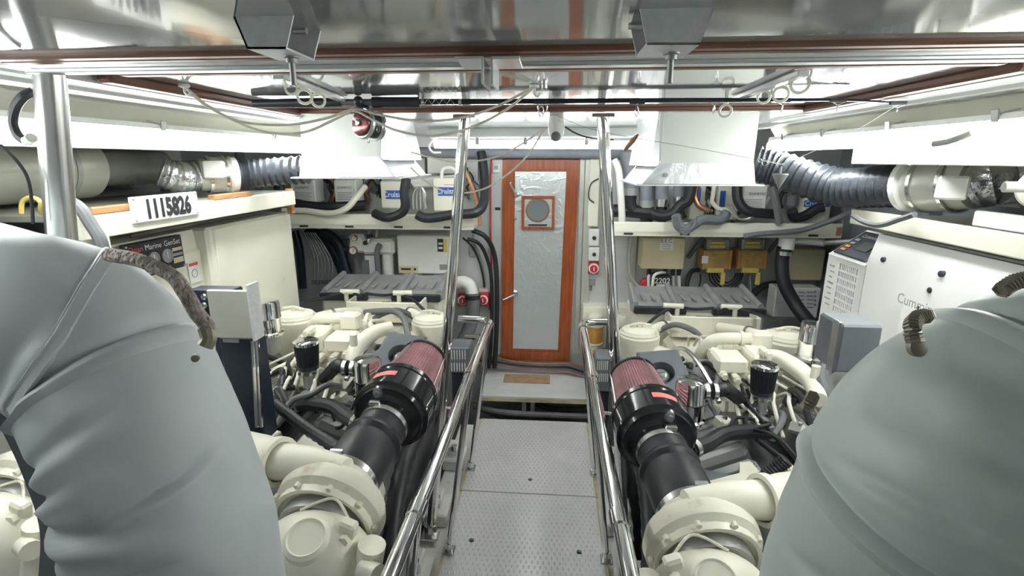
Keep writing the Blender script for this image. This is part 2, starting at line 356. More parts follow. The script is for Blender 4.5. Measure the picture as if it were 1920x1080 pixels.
# ---- engine beds
for s in (-1, 1):
    B = thing('engine_bed', 'white painted engine bearer along the %s edge of the walkway' % ('port' if s < 0 else 'starboard'), 'engine bed', (s * .43, 2, -.6))
    g = G(); g.box((s * .415 + .01, 1.75, -.32), (.14, 2.5, .55), None, .006); g.done('girder', 'bed', B)
    for y in (1.25, 1.7, 2.1, 2.55):
        g = G(); g.box((s * .435 + .01, y, -.01), (.12, .16, .07), None, .008); g.box((s * .45 + .01, y + .02, .04), (.08, .10, .06), None, .008); bk = g.done('mount', 'bed', B)
        g = G(); g.cyl((s * .43 + .01, y - .03, .06), (s * .43 + .01, y - .03, .09), .018, None, 12); g.done('bolt', 'steel', bk)
# ---- step below the door
S = thing('step', 'grey painted plywood step below the wooden door', 'step', (.02, 3.3, .1))
q0 = PZ(898, 738, .11); q1 = PZ(1098, 738, .11)
g = G(); g.box((.03, 3.33, .10), (.78, .43, .02), None, .003); g.done('tread_board', 'step_grey', S)
g = G(); g.box((.03, 3.125, .085), (.78, .018, .035), None, .002); g.done('front_edge', 'ply_edge', S)
g = G(); g.box((.03, 3.17, .065), (.78, .07, .012)); g.done('support_rail', 'ivory', S)
for x in (-.06, .0): g = G(); g.box((x, 3.16, .0), (.03, .02, .13 if x else .18), None, .003); g.done('bracket', 'ivory', S)
q = PZ(988, 698, .116); g = G()
x0 = PZ(948, 697, .11).x; x1 = PZ(1031, 697, .11).x
g.box(((x0 + x1) / 2, 3.395, .114), (x1 - x0, .14, .006), None, .002); tag(g.done('door_mat', 'mat_brown'), 'small brown rectangular mat lying on the grey step', 'mat')
for i, (pts, r) in enumerate([
    ([(890, 762, 3.2), (930, 772, 3.1), (1000, 778, 3.06), (1110, 782, 3.1)], .022),
    ([(890, 755, 3.25), (940, 775, 3.15), (1010, 788, 3.08), (1110, 795, 3.1)], .018),
    ([(985, 752, 3.42), (1030, 765, 3.36), (1070, 768, 3.30), (1120, 764, 3.30)], .022),
    ([(900, 765, 3.3), (960, 785, 3.25), (1100, 790, 3.2)], .02)]):
    g = G(); g.tube(pp(pts), r, 10); tag(g.done('bilge_hose', 'grey_hose'), 'dark grey hose sagging in the dark gap under the step', 'hose', 'hoses under the step')

# ================================================================ bulkhead door
D = sroot('door_1', (0.02, YB, .2))
x0, x1, z0, z1 = -.235, .285, .205, 1.66; yf = YB - .03; fw = .074
O_ = [V((x0 - .015, yf, z0)), V((x1 - .03, yf, z0)), V((x1, yf, z1)), V((x0, yf, z1))]
def inset(c, d):
    m = sum(c, V((0, 0, 0))) / 4
    return [q + V((math.copysign(d, m.x - q.x), 0, math.copysign(d, m.z - q.z))) for q in c]
I_ = inset(O_, fw); I2 = inset(O_, fw + .012)
for i in range(4):
    j = (i + 1) % 4; g = G(); g.hexa([O_[i], O_[j], I_[j], I_[i]], [q + V((0, .045, 0)) for q in (O_[i], O_[j], I_[j], I_[i])]); g.done('frame_board', 'wood_door', D)
    g = G(); e = V((0, .008, 0)); g.hexa([I_[i] + e, I_[j] + e, I2[j] + e, I2[i] + e], [q + V((0, .04, 0)) for q in (I_[i], I_[j], I2[j], I2[i])]); g.done('inner_bead', 'wood_door', D)
g = G(); e = V((0, .014, 0)); g.prism([q + e for q in I2], (0, .02, 0)); pn = g.done('door_panel', 'door_foil', D)
wx0, wx1, wz0, wz1 = rect(978, 367, 1040, 430, yf)
W4 = [V((wx0, yf, wz0)), V((wx1, yf, wz0)), V((wx1, yf, wz1)), V((wx0, yf, wz1))]; WI = inset(W4, .018)
wf = None
for i in range(4):
    j = (i + 1) % 4; g = G(); e = V((0, -.012, 0)); g.hexa([W4[i] + e, W4[j] + e, WI[j] + e, WI[i] + e], [q + V((0, .014, 0)) for q in (W4[i], W4[j], WI[j], WI[i])]); g.done('window_frame', 'wood_door', D)
g = G(); g.prism([q + V((0, .004, 0)) for q in WI], (0, .008, 0)); g.done('window_plate', 'door_foil', D)
wc = P(1008, 394, yf)
g = G(); g.lathe(wc, (0, -1, 0), [(.072, -.004), (.082, -.004), (.082, .004), (.072, .004)], 32, None, False); g.done('porthole_rim', 'copper', D)
g = G(); g.lathe(wc, (0, -1, 0), [(.073, -.004), (.073, .001)], 32); g.done('porthole_glass', 'glass_dark', D)
q = P(1008, 422, yf); g = G(); g.box(q, (.13, .006, .012)); g.done('nameplate', 'ink', D)
for (a, b) in (((968, 365), (957, 343)), ((966, 549), (944, 562))):
    pa = P(*a, yf - .0); pb = P(*b, yf - .04); g = G(); g.cyl(pa + V((0, .015, 0)), pa + V((0, -.04, 0)), .011); g.tube([pa + V((0, -.035, 0)), pb], .007, 10, 1); g.ball(pb, .008, 8, 6); g.lathe(pa, (0, -1, 0), [(.018, -.015), (.018, -.004), (.012, .0)], 16); g.done('door_handle', 'chrome', D)
q = P(966, 410, yf); g = G(); g.lathe(q, (0, -1, 0), [(.010, -.015), (.010, 0), (.006, .003)], 14); g.done('lock', 'steel', D)
# steel jamb right of the door, thermostat strip left of it
g = G(); x0, x1, z0, z1 = rect(1089, 293, 1109, 668, YB - .04); g.box(((x0 + x1) / 2, YB - .02, (z0 + z1) / 2), (.055, .04, z1 - z0 + .03), None, .003); g.box(((x0 + x1) / 2 - .045, YB - .01, (z0 + z1) / 2), (.03, .02, z1 - z0)); put(g.done('door_jamb', 'grey_box'), D)
g = G(); x0, x1, z0, z1 = rect(921, 293, 944, 480, YB - .012); g.box(((x0 + x1) / 2, YB - .006, .95), (x1 - x0, .012, 1.42), None, .002); put(g.done('wall_strip', 'wall_grey'), D)
# ================================================================ engines
def le(u, v, y): p = P(u, v, y); return V((.02 - p.x, p.y, p.z))
def re(u, v, y): p = P(u, v, y); return V((p.x - .02, p.y, p.z + .045))
corr = lambda i: 1.0 if i % 2 else .86
def engine(s):
    side = 'port' if s < 0 else 'starboard'; dz = 0 if s < 0 else -.045; M_ = (s, .02, dz)
    q = le if s < 0 else re
    E = thing('marine_diesel_engine', 'cream painted marine diesel engine %s' % ('below the number board' if s < 0 else 'next to the white louvred generator'), 'engine', (s * .95 + .02, 2.0, -.55))
    def g_(): return G(M_)
    def D(g, name, m, par=E, ang=35): return g.done(name, m, par, ang)
    # --- core
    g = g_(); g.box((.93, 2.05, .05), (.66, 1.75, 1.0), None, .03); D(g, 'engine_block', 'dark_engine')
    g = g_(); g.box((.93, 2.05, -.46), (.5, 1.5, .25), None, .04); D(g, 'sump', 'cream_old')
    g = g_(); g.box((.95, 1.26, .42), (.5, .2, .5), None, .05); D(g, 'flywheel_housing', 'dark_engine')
    for bank, (x, tilt) in enumerate(((.72, -24), (1.13, 24))):
        for j in range(4):
            y = 1.50 + j * .30; g = g_(); g.box((x, y, .60), (.22, .27, .12), (0, tilt, 0), .02); c = D(g, 'valve_cover', 'grey_metal')
            for k in (-1, 0, 1):
                rt = Matrix.Rotation(R(tilt), 3, 'Y'); g = g_(); g.box(V((x, y, .60)) + rt @ V((0, k * .07, .063)), (.2, .02, .014), rt, .004); D(g, 'rib', 'grey_metal', c)
    g = g_(); g.prism([(1.0, 1.3, .70), (1.22, 1.3, .60), (1.24, 1.3, .64), (1.02, 1.3, .74)], (0, .62, 0)); hs = D(g, 'heat_shield', 'grey_metal')
    for k in range(5): x = 1.04 + k * .045; g = g_(); g.tube([(x, 1.31, .735 - k * .0205), (x, 1.91, .735 - k * .0205)], .006, 6, 1); D(g, 'ridge', 'grey_metal', hs)
    g = g_(); g.box((.93, 2.45, .62), (.36, .9, .16), None, .03); D(g, 'intake_manifold', 'cream')
    # --- heat exchanger and slatted grey cover at the far end
    g = g_(); g.box((.955, 3.06, .58), (.76, .26, .52), None, .02); D(g, 'heat_exchanger', 'cream')
    yf, yb, zf, zb = 2.93, 3.24, .855, .905
    g = g_(); g.hexa([(.56, yf, zf - .03), (1.35, yf, zf - .03), (1.31, yb, zb - .02), (.59, yb, zb - .02)], [(.57, yf, zf), (1.34, yf, zf), (1.31, yb, zb), (.59, yb, zb)]); ic = D(g, 'aftercooler_cover', 'ic_grey')
    for x in (.59, .83, 1.08, 1.31):
        g = g_(); g.tube([(x, yf + .01, zf + .01), (x * .97 + .028, yb - .01, zb + .01)], .018, 8, 1); D(g, 'rib', 'ic_grey', ic)
    for x in (.65, .71, .77, .89, .95, 1.02, 1.14, 1.20, 1.26):
        g = g_(); g.box((x, (yf + yb) / 2 - .03, (zf + zb) / 2 + .004), (.016, .14, .012), (R(0), 0, 0), .004); D(g, 'fin', 'ic_grey', ic)
    for x in (.73, 1.18): g = g_(); g.box((x, yf - .012, zf - .018), (.30, .03, .045), None, .005); D(g, 'front_lip', 'black_plastic', ic)
    # --- cream header tray with upstands
    ty = 2.78; a = q(655, 596, ty) if s < 0 else q(1256, 620, ty); b = q(790, 598, ty) if s < 0 else q(1420, 622, ty)
    xa, xb = min(a.x, b.x), max(a.x, b.x); tz = .79
    g = g_(); g.box(((xa + xb) / 2, ty + .05, tz - .04), (xb - xa, .14, .05), None, .008); tr = D(g, 'header_tray', 'cream')
    for (cx, cy, dx, dy) in (((xa + xb) / 2, ty - .015, xb - xa, .012), (xa, ty + .05, .014, .14), (xb, ty + .05, .014, .14)):
        g = g_(); g.box((cx, cy, tz + .015), (dx, dy, .09), None, .004); D(g, 'upstand', 'cream', tr)
    g = g_(); g.box(((xa + xb) / 2 - .03, ty + .03, tz + .03), (.13, .05, .03), None, .006); D(g, 'sender', 'steel', tr)
    # --- round header tanks with elbows
    for kind, (x, y, z, sg) in enumerate(((.555, 2.58, .83, 1), (1.20, 2.36, .90, -1))):
        g = g_(); g.lathe((x, y, z - .20), (0, 0, 1), [(.055, -.10), (.075, -.02), (.102, .02), (.106, .12), (.108, .17), (.092, .19), (.088, .20), (.06, .208), (.03, .214)], 28); t = D(g, 'header_tank', 'cream')
        g = g_(); g.band((x, y, z - .02), (0, 0, 1), .095, .012, .006); D(g, 'lid_ring', 'cream', t)
        g = g_(); g.cyl((x, y, z + .01), (x, y, z + .03), .016, None, 10); g.tube([(x - .05, y, z + .02), (x, y - .01, z + .035), (x + .06, y, z + .025)], .007, 8); D(g, 'vent_fitting', 'cream_old', t)
        g = g_(); g.tube([(x, y, z - .12), (x + sg * .08, y - .05, z - .13), (x + sg * .17, y - .08, z - .14), (x + sg * .22, y - .09, z - .17)], [.07, .062, .05, .045], 16); D(g, 'elbow', 'cream', t)
        g = g_(); g.tube([(x, y - .03, z - .28), (x, y - .05, z - .36), (x + sg * .06, y - .12, z - .40)], [.055, .05, .05], 14); D(g, 'lower_elbow', 'cream_old', t)
        for h in (-.30, -.27): g = g_(); g.ring((x, y - .03, z + h), (0, 0, 1), .056, .006, 6, 20); D(g, 'hose_clip', 'steel', t)
    # --- injection pump group in the vee
    g = g_(); g.box((.94, 2.22, .74), (.24, .22, .15), None, .012); fp = D(g, 'injection_pump', 'cream')
    for (x, y, z, dx, dy, dz2) in ((.87, 2.15, .835, .13, .13, .07), (1.0, 2.17, .84, .10, .15, .09), (.94, 2.12, .70, .16, .10, .10), (1.03, 2.10, .75, .06, .08, .09), (.84, 2.30, .83, .05, .12, .06), (.93, 2.38, .80, .22, .12, .08)):
        g = g_(); g.box((x, y, z), (dx, dy, dz2), None, .012); D(g, 'pump_housing', 'cream', fp)
    for (x, y, z) in ((.83, 2.10, .80), (.88, 2.08, .79), (.95, 2.07, .78), (1.06, 2.12, .82), (1.0, 2.1, .90)):
        g = g_(); g.cyl((x, y + .03, z), (x, y - .03, z), .018, None, 10); g.hexnut((x, y - .03, z), (0, -1, 0), .014, .018); D(g, 'union', 'cream', fp)
    for i in range(6):
        x = .80 + i * .05; g = g_(); g.tube([(x, 2.30, .80), (x + .01, 2.36, .86), (x - .02, 2.45, .84), (x * .6 + .34, 2.6, .74)], .007, 6); D(g, 'fuel_line', 'cream_old', fp)
    g = g_(); g.lathe((.78, 2.2, .74), (-.5, -.8, .2), [(.06, -.05), (.075, -.03), (.075, .02), (.05, .03), (.02, .05)], 20); D(g, 'alternator', 'grey_metal')
    # --- cream pipes
    g = g_(); g.tube([(.80, 2.36, .70), (.80, 2.32, .80), (.84, 2.28, .885), (.93, 2.26, .905), (1.03, 2.26, .905)] if s > 0 else [(1.10, 2.36, .70), (1.10, 2.32, .80), (1.05, 2.28, .89), (.95, 2.26, .91), (.88, 2.26, .91)], .028, 14); cp = D(g, 'crossover_pipe', 'cream')
    e = V((1.04 if s > 0 else .87, 2.26, .90)); g = g_(); g.box(e, (.09, .07, .08), None, .01); D(g, 'pipe_block', 'cream', cp)
    for dx in (-.055, .02): g = g_(); g.band(e + V((dx - .03, 0, .005)), (1, 0, 0), .03, .014, .005); D(g, 'pipe_collar', 'cream', cp)
    if s > 0: pts = pr = [re(1432, 668, 2.15), re(1462, 672, 2.1), re(1500, 695, 2.0), re(1525, 722, 1.9), re(1535, 750, 1.8)]
    else: pts = [le(735, 614, 2.25), le(705, 622, 2.2), le(680, 640, 2.1), le(665, 660, 2.0), le(660, 690, 1.95)]
    g = g_(); g.tube(pts, [.03, .034, .036, .034, .03], 14); wp = D(g, 'water_pipe', 'cream')
    g = g_(); c = V(pts[3]) + V((0, 0, .03)); g.cyl(c, c + V((0, 0, .05)), .016, None, 10); D(g, 'boss', 'cream', wp)
    # --- breather filter on its stem
    bx = le(575, 655, 1.9); x, y = bx.x, bx.y
    g = g_(); g.cyl((x, y, .62), (x, y, .83), .027, None, 16); st = D(g, 'breather_stem', 'grey_metal')
    g = g_(); g.lathe((x, y, .82), (0, 0, 1), [(.04, 0), (.043, .004), (.05, .10), (.046, .104)], 72, [1, .92]); D(g, 'breather_pleats', 'black_plastic', st)
    g = g_(); g.lathe((x, y, .915), (0, 0, 1), [(.05, 0), (.05, .012), (.042, .017), (.02, .018)], 28); D(g, 'breather_top', 'chrome', st)
    g = g_(); g.band((x, y, .815), (0, 0, 1), .03, .016, .012); D(g, 'breather_base', 'black_plastic', st)
    for h in (.79, .72): g = g_(); g.band((x, y, h), (0, 0, 1), .027, .014, .005); g.box((x + .03, y - .01, h), (.02, .016, .02)); D(g, 'clamp', 'steel', st)
    g = g_(); g.tube([(x, y, .70), (x + .01, y - .06, .69), (x + .005, y - .13, .70)], .027, 12); D(g, 'tee', 'grey_metal', st)
    # --- chrome separators
    for k, (x, y, z, r) in enumerate(((.585, 1.70, .80, .052), (1.18, 2.09, .90, .052))):
        g = g_(); g.lathe((x, y, z), (0, 0, 1), [(r * .8, -.02), (r * 1.12, -.018), (r * 1.14, -.005), (r, 0), (r, .055), (r * 1.04, .06), (r * 1.04, .066), (r, .07), (r, .125), (r * .93, .14), (r * .5, .146), (.002, .147)], 32); can = D(g, 'chrome_separator', 'chrome')
        g = g_(); g.cyl((x, y, z - .10), (x, y, z - .01), r * .8, None, 20); D(g, 'separator_base', 'grey_metal', can)
        if k == 0:
            g = g_(); g.tube([(x + .04, y, .90), (x + .09, y + .01, .90), (x + .14, y + .05, .885), (x + .20, y + .13, .83), (x + .27, y + .2, .76)], .026, 14, 8, rr=corr); D(g, 'ribbed_hose', 'black_rubber', can)
            for dx in (.055, .085): g = g_(); g.band((x + dx, y, .90), (1, 0, 0), .027, .014, .004); D(g, 'clamp', 'steel', can)
        else:
            g = g_(); g.tube([(x + .03, y, .98), (x + .055, y, .98), (x + .075, y - .04, .96)], .022, 12); D(g, 'inlet_stub', 'grey_metal', can)
    # --- black cover with filler cap
    rt = Matrix.Rotation(R(28), 3, 'X') @ Matrix.Rotation(R(-10), 3, 'Y'); c = V((.545, 1.99, .84))
    def T_(p): return c + rt @ V(p)
    oc = [(-.10, -.13), (.10, -.13), (.115, -.05), (.085, .12), (-.085, .12), (-.115, -.05)]
    g = g_(); an = sorted([2 * math.pi * i / 24 for i in range(24)] + [math.atan2(b, a) % (2 * math.pi) for a, b in oc]); ou = []
    for t in an:                       # outline of the cover seen from its middle, so that the hole can be cut through its top
        best = 9
        for i in range(6):
            (x1_, y1_), (x2_, y2_) = oc[i], oc[(i + 1) % 6]; ex_, ey_ = x2_ - x1_, y2_ - y1_; dt = math.cos(t) * ey_ - math.sin(t) * ex_
            if abs(dt) > 1e-9:
                rr2 = (x1_ * ey_ - y1_ * ex_) / dt; w2 = (x1_ * math.sin(t) - y1_ * math.cos(t)) / dt
                if rr2 > 0 and -1e-6 <= w2 <= 1 + 1e-6: best = min(best, rr2)
        ou.append((best * math.cos(t), best * math.sin(t)))
    n = len(ou); hole = [(.056 * math.cos(t), .056 * math.sin(t) - .01) for t in an]
    lv_ = [[T_((a, b, -.09)) for a, b in ou], [T_((a, b, 0)) for a, b in ou], [T_((a * .86, b * .86, .014)) for a, b in ou], [T_((a, b, .014)) for a, b in hole], [T_((a * .92, b * .92, -.04)) for a, b in hole]]
    g.add([p for l in lv_ for p in l], [tuple(range(n))[::-1], tuple(range(4 * n, 5 * n))] + [(k * n + i, k * n + (i + 1) % n, (k + 1) * n + (i + 1) % n, (k + 1) * n + i) for k in range(4) for i in range(n)])
    oc_ = D(g, 'filler_cover', 'charcoal')
    g = g_(); g.ring(T_((0, -.01, .014)), rt @ V((0, 0, 1)), .057, .0025, 6, 28); D(g, 'recess_lip', 'charcoal', oc_)
    g = g_(); g.lathe(T_((-.004, -.018, -.042)), rt @ V((0, 0, 1)), [(.036, 0), (.036, .045), (.031, .051), (.01, .053)], 24); g.box(T_((-.004, -.018, .018)), (.05, .008, .022), rt, .003); D(g, 'filler_cap', 'steel', oc_)
    # --- air filter
    A = V((.398, 1.78, .905)); H = V((.412, 1.53, .876)); N = V((.425, 1.36, .855)); ax = (H - A).normalized(); LN = (H - A).length
    g = g_(); g.lathe(H, ax, [(.108, -.02), (.121, -.018), (.121, 0), (.118, .004), (.118, .085), (.123, .088), (.123, .10), (.112, .104), (.108, .12), (.085, .122), (.072, .13), (.070, .175), (.066, .175)], 40); hb = D(g, 'filter_housing', 'black_gloss')
    g = g_(); g.lathe(A, ax, [(.083, 0), (.086, .004), (.103, LN - .01)], 128, [1, .945]); D(g, 'pleated_element', 'pleat', hb, 12)
    g = g_(); g.lathe(A, ax, [(.03, -.012), (.084, -.012), (.09, -.004), (.09, .006), (.083, .008)], 40); D(g, 'end_cap', 'black_rubber', hb)
    bs = basis(ax)
    up = V((-.25, 0, 1)).normalized(); up = (up - ax * up.dot(ax)).normalized()
    for k, sg in enumerate((V((.35, 0, 1)), V((-.95, 0, .2)))):
        d = (sg - ax * sg.dot(ax)).normalized(); g = g_(); g.tube([A + d * .088, A + ax * (LN - .02) + d * .106], .0035, 6, 1); D(g, 'seam_strip', 'steel', hb)
    ld = (V((.25, 0, 1)) - ax * V((.25, 0, 1)).dot(ax)).normalized(); rd = ax.cross(ld).normalized()
    g = g_(); vs = []
    for i in range(9):
        t = (i - 4) / 4 * .34; d = ld * math.cos(t) + rd * math.sin(t)
        vs += [H + ax * .03 + d * .1192, H + ax * .055 + d * .1192, H + ax * .055 + d * .1175, H + ax * .03 + d * .1175]
    g.add(vs, [(4 * i + k, 4 * i + (k + 1) % 4, 4 * i + 4 + (k + 1) % 4, 4 * i + 4 + k) for i in range(8) for k in range(4)] + [(0, 1, 2, 3), (32, 33, 34, 35)]); D(g, 'label_strip', 'pinklabel', hb)
    bo = H + ax * .116 + ld * .095; g = g_(); g.lathe(bo, ax, [(.016, 0), (.016, .008), (.010, .010), (.010, .018)], 14); D(g, 'restriction_port', 'charcoal', hb)
    B1 = H + ax * .165; Tn = V((.448, 1.115, .822))
    ax2 = (Tn - B1).normalized(); L2 = (Tn - B1).length
    g = g_(); g.lathe(B1, ax2, [(.07, -.02), (.074, -.015), (.074, .05), (.085, .065), (.087, .078), (.078, .09), (.083, .11), (.083, L2 - .03), (.08, L2)], 32); hz = D(g, 'intake_hose', 'black_rubber')
    for h, r in ((.0, .074), (L2 - .02, .083)):
        g = g_(); g.band(B1 + ax2 * h, ax2, r, .018, .003); g.box(B1 + ax2 * h + V((.02, 0, r + .006)), (.035, .014, .014), None, .003); D(g, 'hose_clamp', 'steel', hz)
    # --- turbo charger (inner) and its twin (outer)
    def turbo(cx, cy, cz, full):
        c = V((cx, cy, cz)); a2 = V((.06, -.96, -.22)).normalized()
        g = g_(); g.lathe(c, a2, [(.075, -.075), (.09, -.06), (.105, -.035), (.128, -.02), (.138, .005), (.135, .03), (.12, .045), (.115, .05), (.10, .052)], 40); tb = D(g, 'turbo_compressor', 'cream_old')
        g = g_(); g.band(c + a2 * .052, a2, .112, .02, .01); D(g, 'v_band', 'cream', tb)
        g = g_(); g.lathe(c, a2, [(.098, .03), (.098, .085)], 30); D(g, 'bearing_housing', 'grey_metal', tb)
        if full:
            pts = [c + V((-.04, .0, .095)), c + V((.06, .02, .10)), c + V((.14, .04, .09)), c + V((.21, .06, .085)), c + V((.30, .09, .08))]
            g = g_(); g.tube(pts, [.035, .042, .046, .058, .058], 18); D(g, 'compressor_outlet', 'cream', tb)
            g = g_(); g.band(pts[2] + V((.015, 0, 0)), pts[3] - pts[2], .05, .02, .012); D(g, 'outlet_flange', 'cream', tb)
        d = c + a2 * .145 + V((-.03, 0, -.06))
        g = g_(); d = d + V((.01, 0, .02)); g.ball(d, (.145, .105, .15), 32, 18); dm = D(g, 'turbine_housing', 'cream')
        n1 = V((-.10, -.42, .90)).normalized(); k = d + V((n1.x * .138, n1.y * .10, n1.z * .143))
        g = g_(); g.lathe(k, n1, [(.05, -.02), (.048, .004), (.040, .012), (.036, .008), (.002, .007)], 28); D(g, 'round_boss', 'cream', dm)
        n2 = V((-.62, .0, .78)).normalized(); k = d + V((n2.x * .138, n2.y * .10, n2.z * .143))
        g = g_(); g.box(k + V((0, 0, .012)), (.04, .03, .045), (0, -15, 10), .006); g.hexnut(k + V((0, -.012, .0)), (0, -1, .1), .012, .018); D(g, 'sensor_block', 'cream', dm)
        g = g_(); g.tube([k + V((0, .01, .03)), k + V((.05, .05, .05)), k + V((.12, .03, .03))], .0035, 8); D(g, 'oil_line', 'cream_old', dm)
        for t in range(10):
            x_, y_, _a = basis(a2); t_ = 2 * math.pi * t / 10; g = g_(); g.hexnut(c + a2 * .046 + (x_ * math.cos(t_) + y_ * math.sin(t_)) * .128, a2, .007, .012); D(g, 'housing_bolt', 'cream_old', tb)
        k = d + V((-.135, -.02, .02))
        g = g_(); g.cyl(k + V((0, 0, .03)), k + V((-.012, 0, .085)), .03, None, 16); g.cyl(k + V((0, -.03, .05)), k + V((-.04, -.05, .055)), .022, None, 12); D(g, 'water_fitting', 'cream', dm)
        g = g_(); g.tube([k + V((0, 0, .03)), k + V((.0, -.02, -.05)), k + V((-.01, -.04, -.16))], [.03, .034, .036], 14); D(g, 'water_tube', 'cream', dm)
        k = d + V((.13, .03, .075))
        g = g_(); g.hexnut(k, (.5, -.3, .8), .026, .04); g.hexnut(k + V((.03, -.03, -.03)), (.5, -.4, .3), .022, .045); g.cyl(k + V((.04, -.04, -.02)), k + V((.065, -.06, -.01)), .012, None, 10); D(g, 'elbow_fitting', 'cream', dm)
        g = g_(); g.lathe(d + V((.0, -.05, -.10)), V((.0, -.75, -.2)), [(.10, 0), (.112, .004), (.112, .022), (.09, .026), (.085, .05)], 30); fl = D(g, 'exhaust_flange', 'cream', dm)
        for t in (20, 75, 130, 200):
            p = d + V((.105 * math.cos(R(t)), -.06, -.10 + .105 * math.sin(R(t)))); g = g_(); g.box(p, (.03, .05, .035), None, .006); g.hexnut(p + V((0, -.024, 0)), (0, -1, 0), .012, .014); D(g, 'clamp_bolt', 'cream_old', dm)
    turbo(.45, 1.06, .812, True)
    if s < 0: turbo(1.25, 1.08, .80, False)
    # --- hoses
    def hose(name, pts, r, m='black_rubber', rr=None, k=6, n=10): g = g_(); g.tube(pts, r, n, k, rr=rr); return D(g, name, m)
    hose('breather_hose', [(.90, 1.78, .70), (.86, 1.72, .735), (.78, 1.66, .77), (.68, 1.60, .79), (.60, 1.53, .79), (.53, 1.47, .80)], .026)
    g = g_(); g.band((.545, 1.485, .80), (-.7, -.6, .05), .028, .02, .005); D(g, 'hose_clamp', 'steel')
    if s < 0: cp_ = [le(495, 742, 1.55), le(525, 764, 1.5), le(570, 800, 1.4), le(640, 845, 1.28)]
    else: cp_ = [re(1475, 862, 1.25), re(1440, 890, 1.25), re(1400, 930, 1.2), re(1350, 985, 1.15)]
    hose('ribbed_conduit', cp_, .02, 'black_rubber', corr, 14)
    hose('coolant_hose', [(1.23, 1.98, .93), (1.19, 1.95, .91), (1.15, 1.92, .89), (1.13, 1.86, .86), (1.16, 1.76, .78), (1.2, 1.65, .70)], .026, 'grey_hose')
    if s < 0: hp = [le(684, 586, 2.5), le(715, 583, 2.48), le(742, 585, 2.45), le(758, 600, 2.4), le(766, 635, 2.3)]
    else: hp = [re(1416, 632, 2.45), re(1440, 622, 2.42), (re(1470, 625, 2.4)), re(1490, 642, 2.35), re(1497, 672, 2.3)]
    hose('coolant_hose', hp, .016, 'grey_hose')
    hose('wiring_loom', [(.62, 2.70, .82), (.70, 2.78, .855), (.80, 2.85, .875), (.92, 2.88, .86), (1.02, 2.86, .875)], .009)
    hose('wiring_loom', [(1.02, 2.80, .87), (1.12, 2.84, .885), (1.20, 2.76, .88), (1.21, 2.62, .90), (1.2, 2.45, .93)], .009)
    for a_ in ((.78, 2.84, .89), (1.10, 2.84, .89)): g = g_(); g.tube([V(a_) + V((-.05, .0, 0)), V(a_) + V((.06, -.01, 0))], .015, 10, 1); g.cyl(V(a_) + V((.03, 0, 0)), V(a_) + V((.03, 0, -.06)), .013, None, 10); D(g, 'vent_pipe', 'cream')
    for i in range(14):
        rnd = random.Random(i + (50 if s > 0 else 0)); y0 = rnd.uniform(1.45, 2.0); x0 = rnd.uniform(.62, 1.12)
        pts = [(x0, y0, .72)]
        for k in range(4): pts.append((pts[-1][0] + rnd.uniform(-.08, .08), pts[-1][1] + rnd.uniform(.02, .12), .745 + rnd.uniform(-.03, .07)))
        hose('loose_cable', pts, rnd.choice((.007, .009, .012)), rnd.choice(('black_rubber', 'grey_hose', 'cream_old', 'black_rubber')))
    for i, (x, z) in enumerate(((1.10, .755), (1.05, .75), (1.0, .77))):
        hose('fuel_pipe', [(x + .11, 1.75, z - .05), (x + .10, 1.9, z), (x + .02, 2.1, z + .02), (x - .02, 2.3, z + .01)], .006, 'cream')
    # --- small fittings on top
    for a_, b_, c_ in (((1.20, 2.38, .84), (1.10, 2.55, .84), (1.02, 2.74, .80)), ((.60, 2.6, .80), (.70, 2.68, .82), (.80, 2.74, .79))):
        g = g_(); g.tube([a_, b_, c_], .026, 12); cpp = D(g, 'link_pipe', 'cream'); g = g_(); g.band(b_, V(c_) - V(a_), .026, .016, .005); D(g, 'clamp', 'steel', cpp)
    hose('bypass_hose', [(.68, 2.66, .80), (.74, 2.58, .86), (.82, 2.50, .85), (.86, 2.44, .80)], .015, 'grey_hose')
    hose('bypass_hose', [(1.10, 2.5, .80), (1.06, 2.42, .84), (1.08, 2.30, .84), (1.12, 2.2, .78)], .013, 'black_rubber')
    hose('sensor_cable', [(.68, 2.3, .74), (.72, 2.2, .80), (.70, 2.1, .82), (.66, 2.02, .86)], .007, 'black_rubber')
    hose('sensor_cable', [(.70, 2.42, .78), (.71, 2.28, .84), (.73, 2.15, .84), (.75, 2.0, .80), (.76, 1.9, .76)], .010, 'steel')
    for i in range(6):
        x = (.70, .74, 1.08, 1.12, .88, 1.0)[i]; y = (2.05, 1.78, 2.0, 1.7, 1.95, 1.75)[i]; g = g_(); g.box((x, y, .735), (.06, .05, .045), (8 * i, 12, 25 * i), .008); rb = D(g, 'relay', ('black_plastic', 'cream', 'charcoal', 'cream', 'cream_old', 'grey_metal')[i])
        g = g_(); g.hexnut((x, y - .01, .757), (0, 0, 1), .010, .012); D(g, 'bolt', 'steel', rb)
    for i in range(8):
        y = 1.42 + i * .145; g = g_(); g.hexnut((.62, y, .60), (-.4, 0, .9), .011, .016); D(g, 'cover_bolt', 'steel'); g = g_(); g.hexnut((1.05, y, .695), (.4, 0, .9), .011, .016); D(g, 'cover_bolt', 'steel')
    for x in (.84, .90, .98, 1.04): g = g_(); g.tube([(x, 2.05, .72), (x + .02, 1.98, .77), (x - .02, 1.88, .77), (x - .03, 1.75, .70)], .008, 8); D(g, 'injector_line', 'cream_old')
    # --- brackets and dark covers between filter and block
    g = g_(); g.box((.62, 1.40, .62), (.26, .30, .16), (0, 10, 0), .03); D(g, 'starter_cover', 'charcoal')
    g = g_(); g.lathe((.66, 1.26, .66), (0, -1, .15), [(.085, 0), (.085, .03), (.06, .05), (.03, .055)], 24); D(g, 'pulley_cover', 'charcoal')
    g = g_(); z = .715
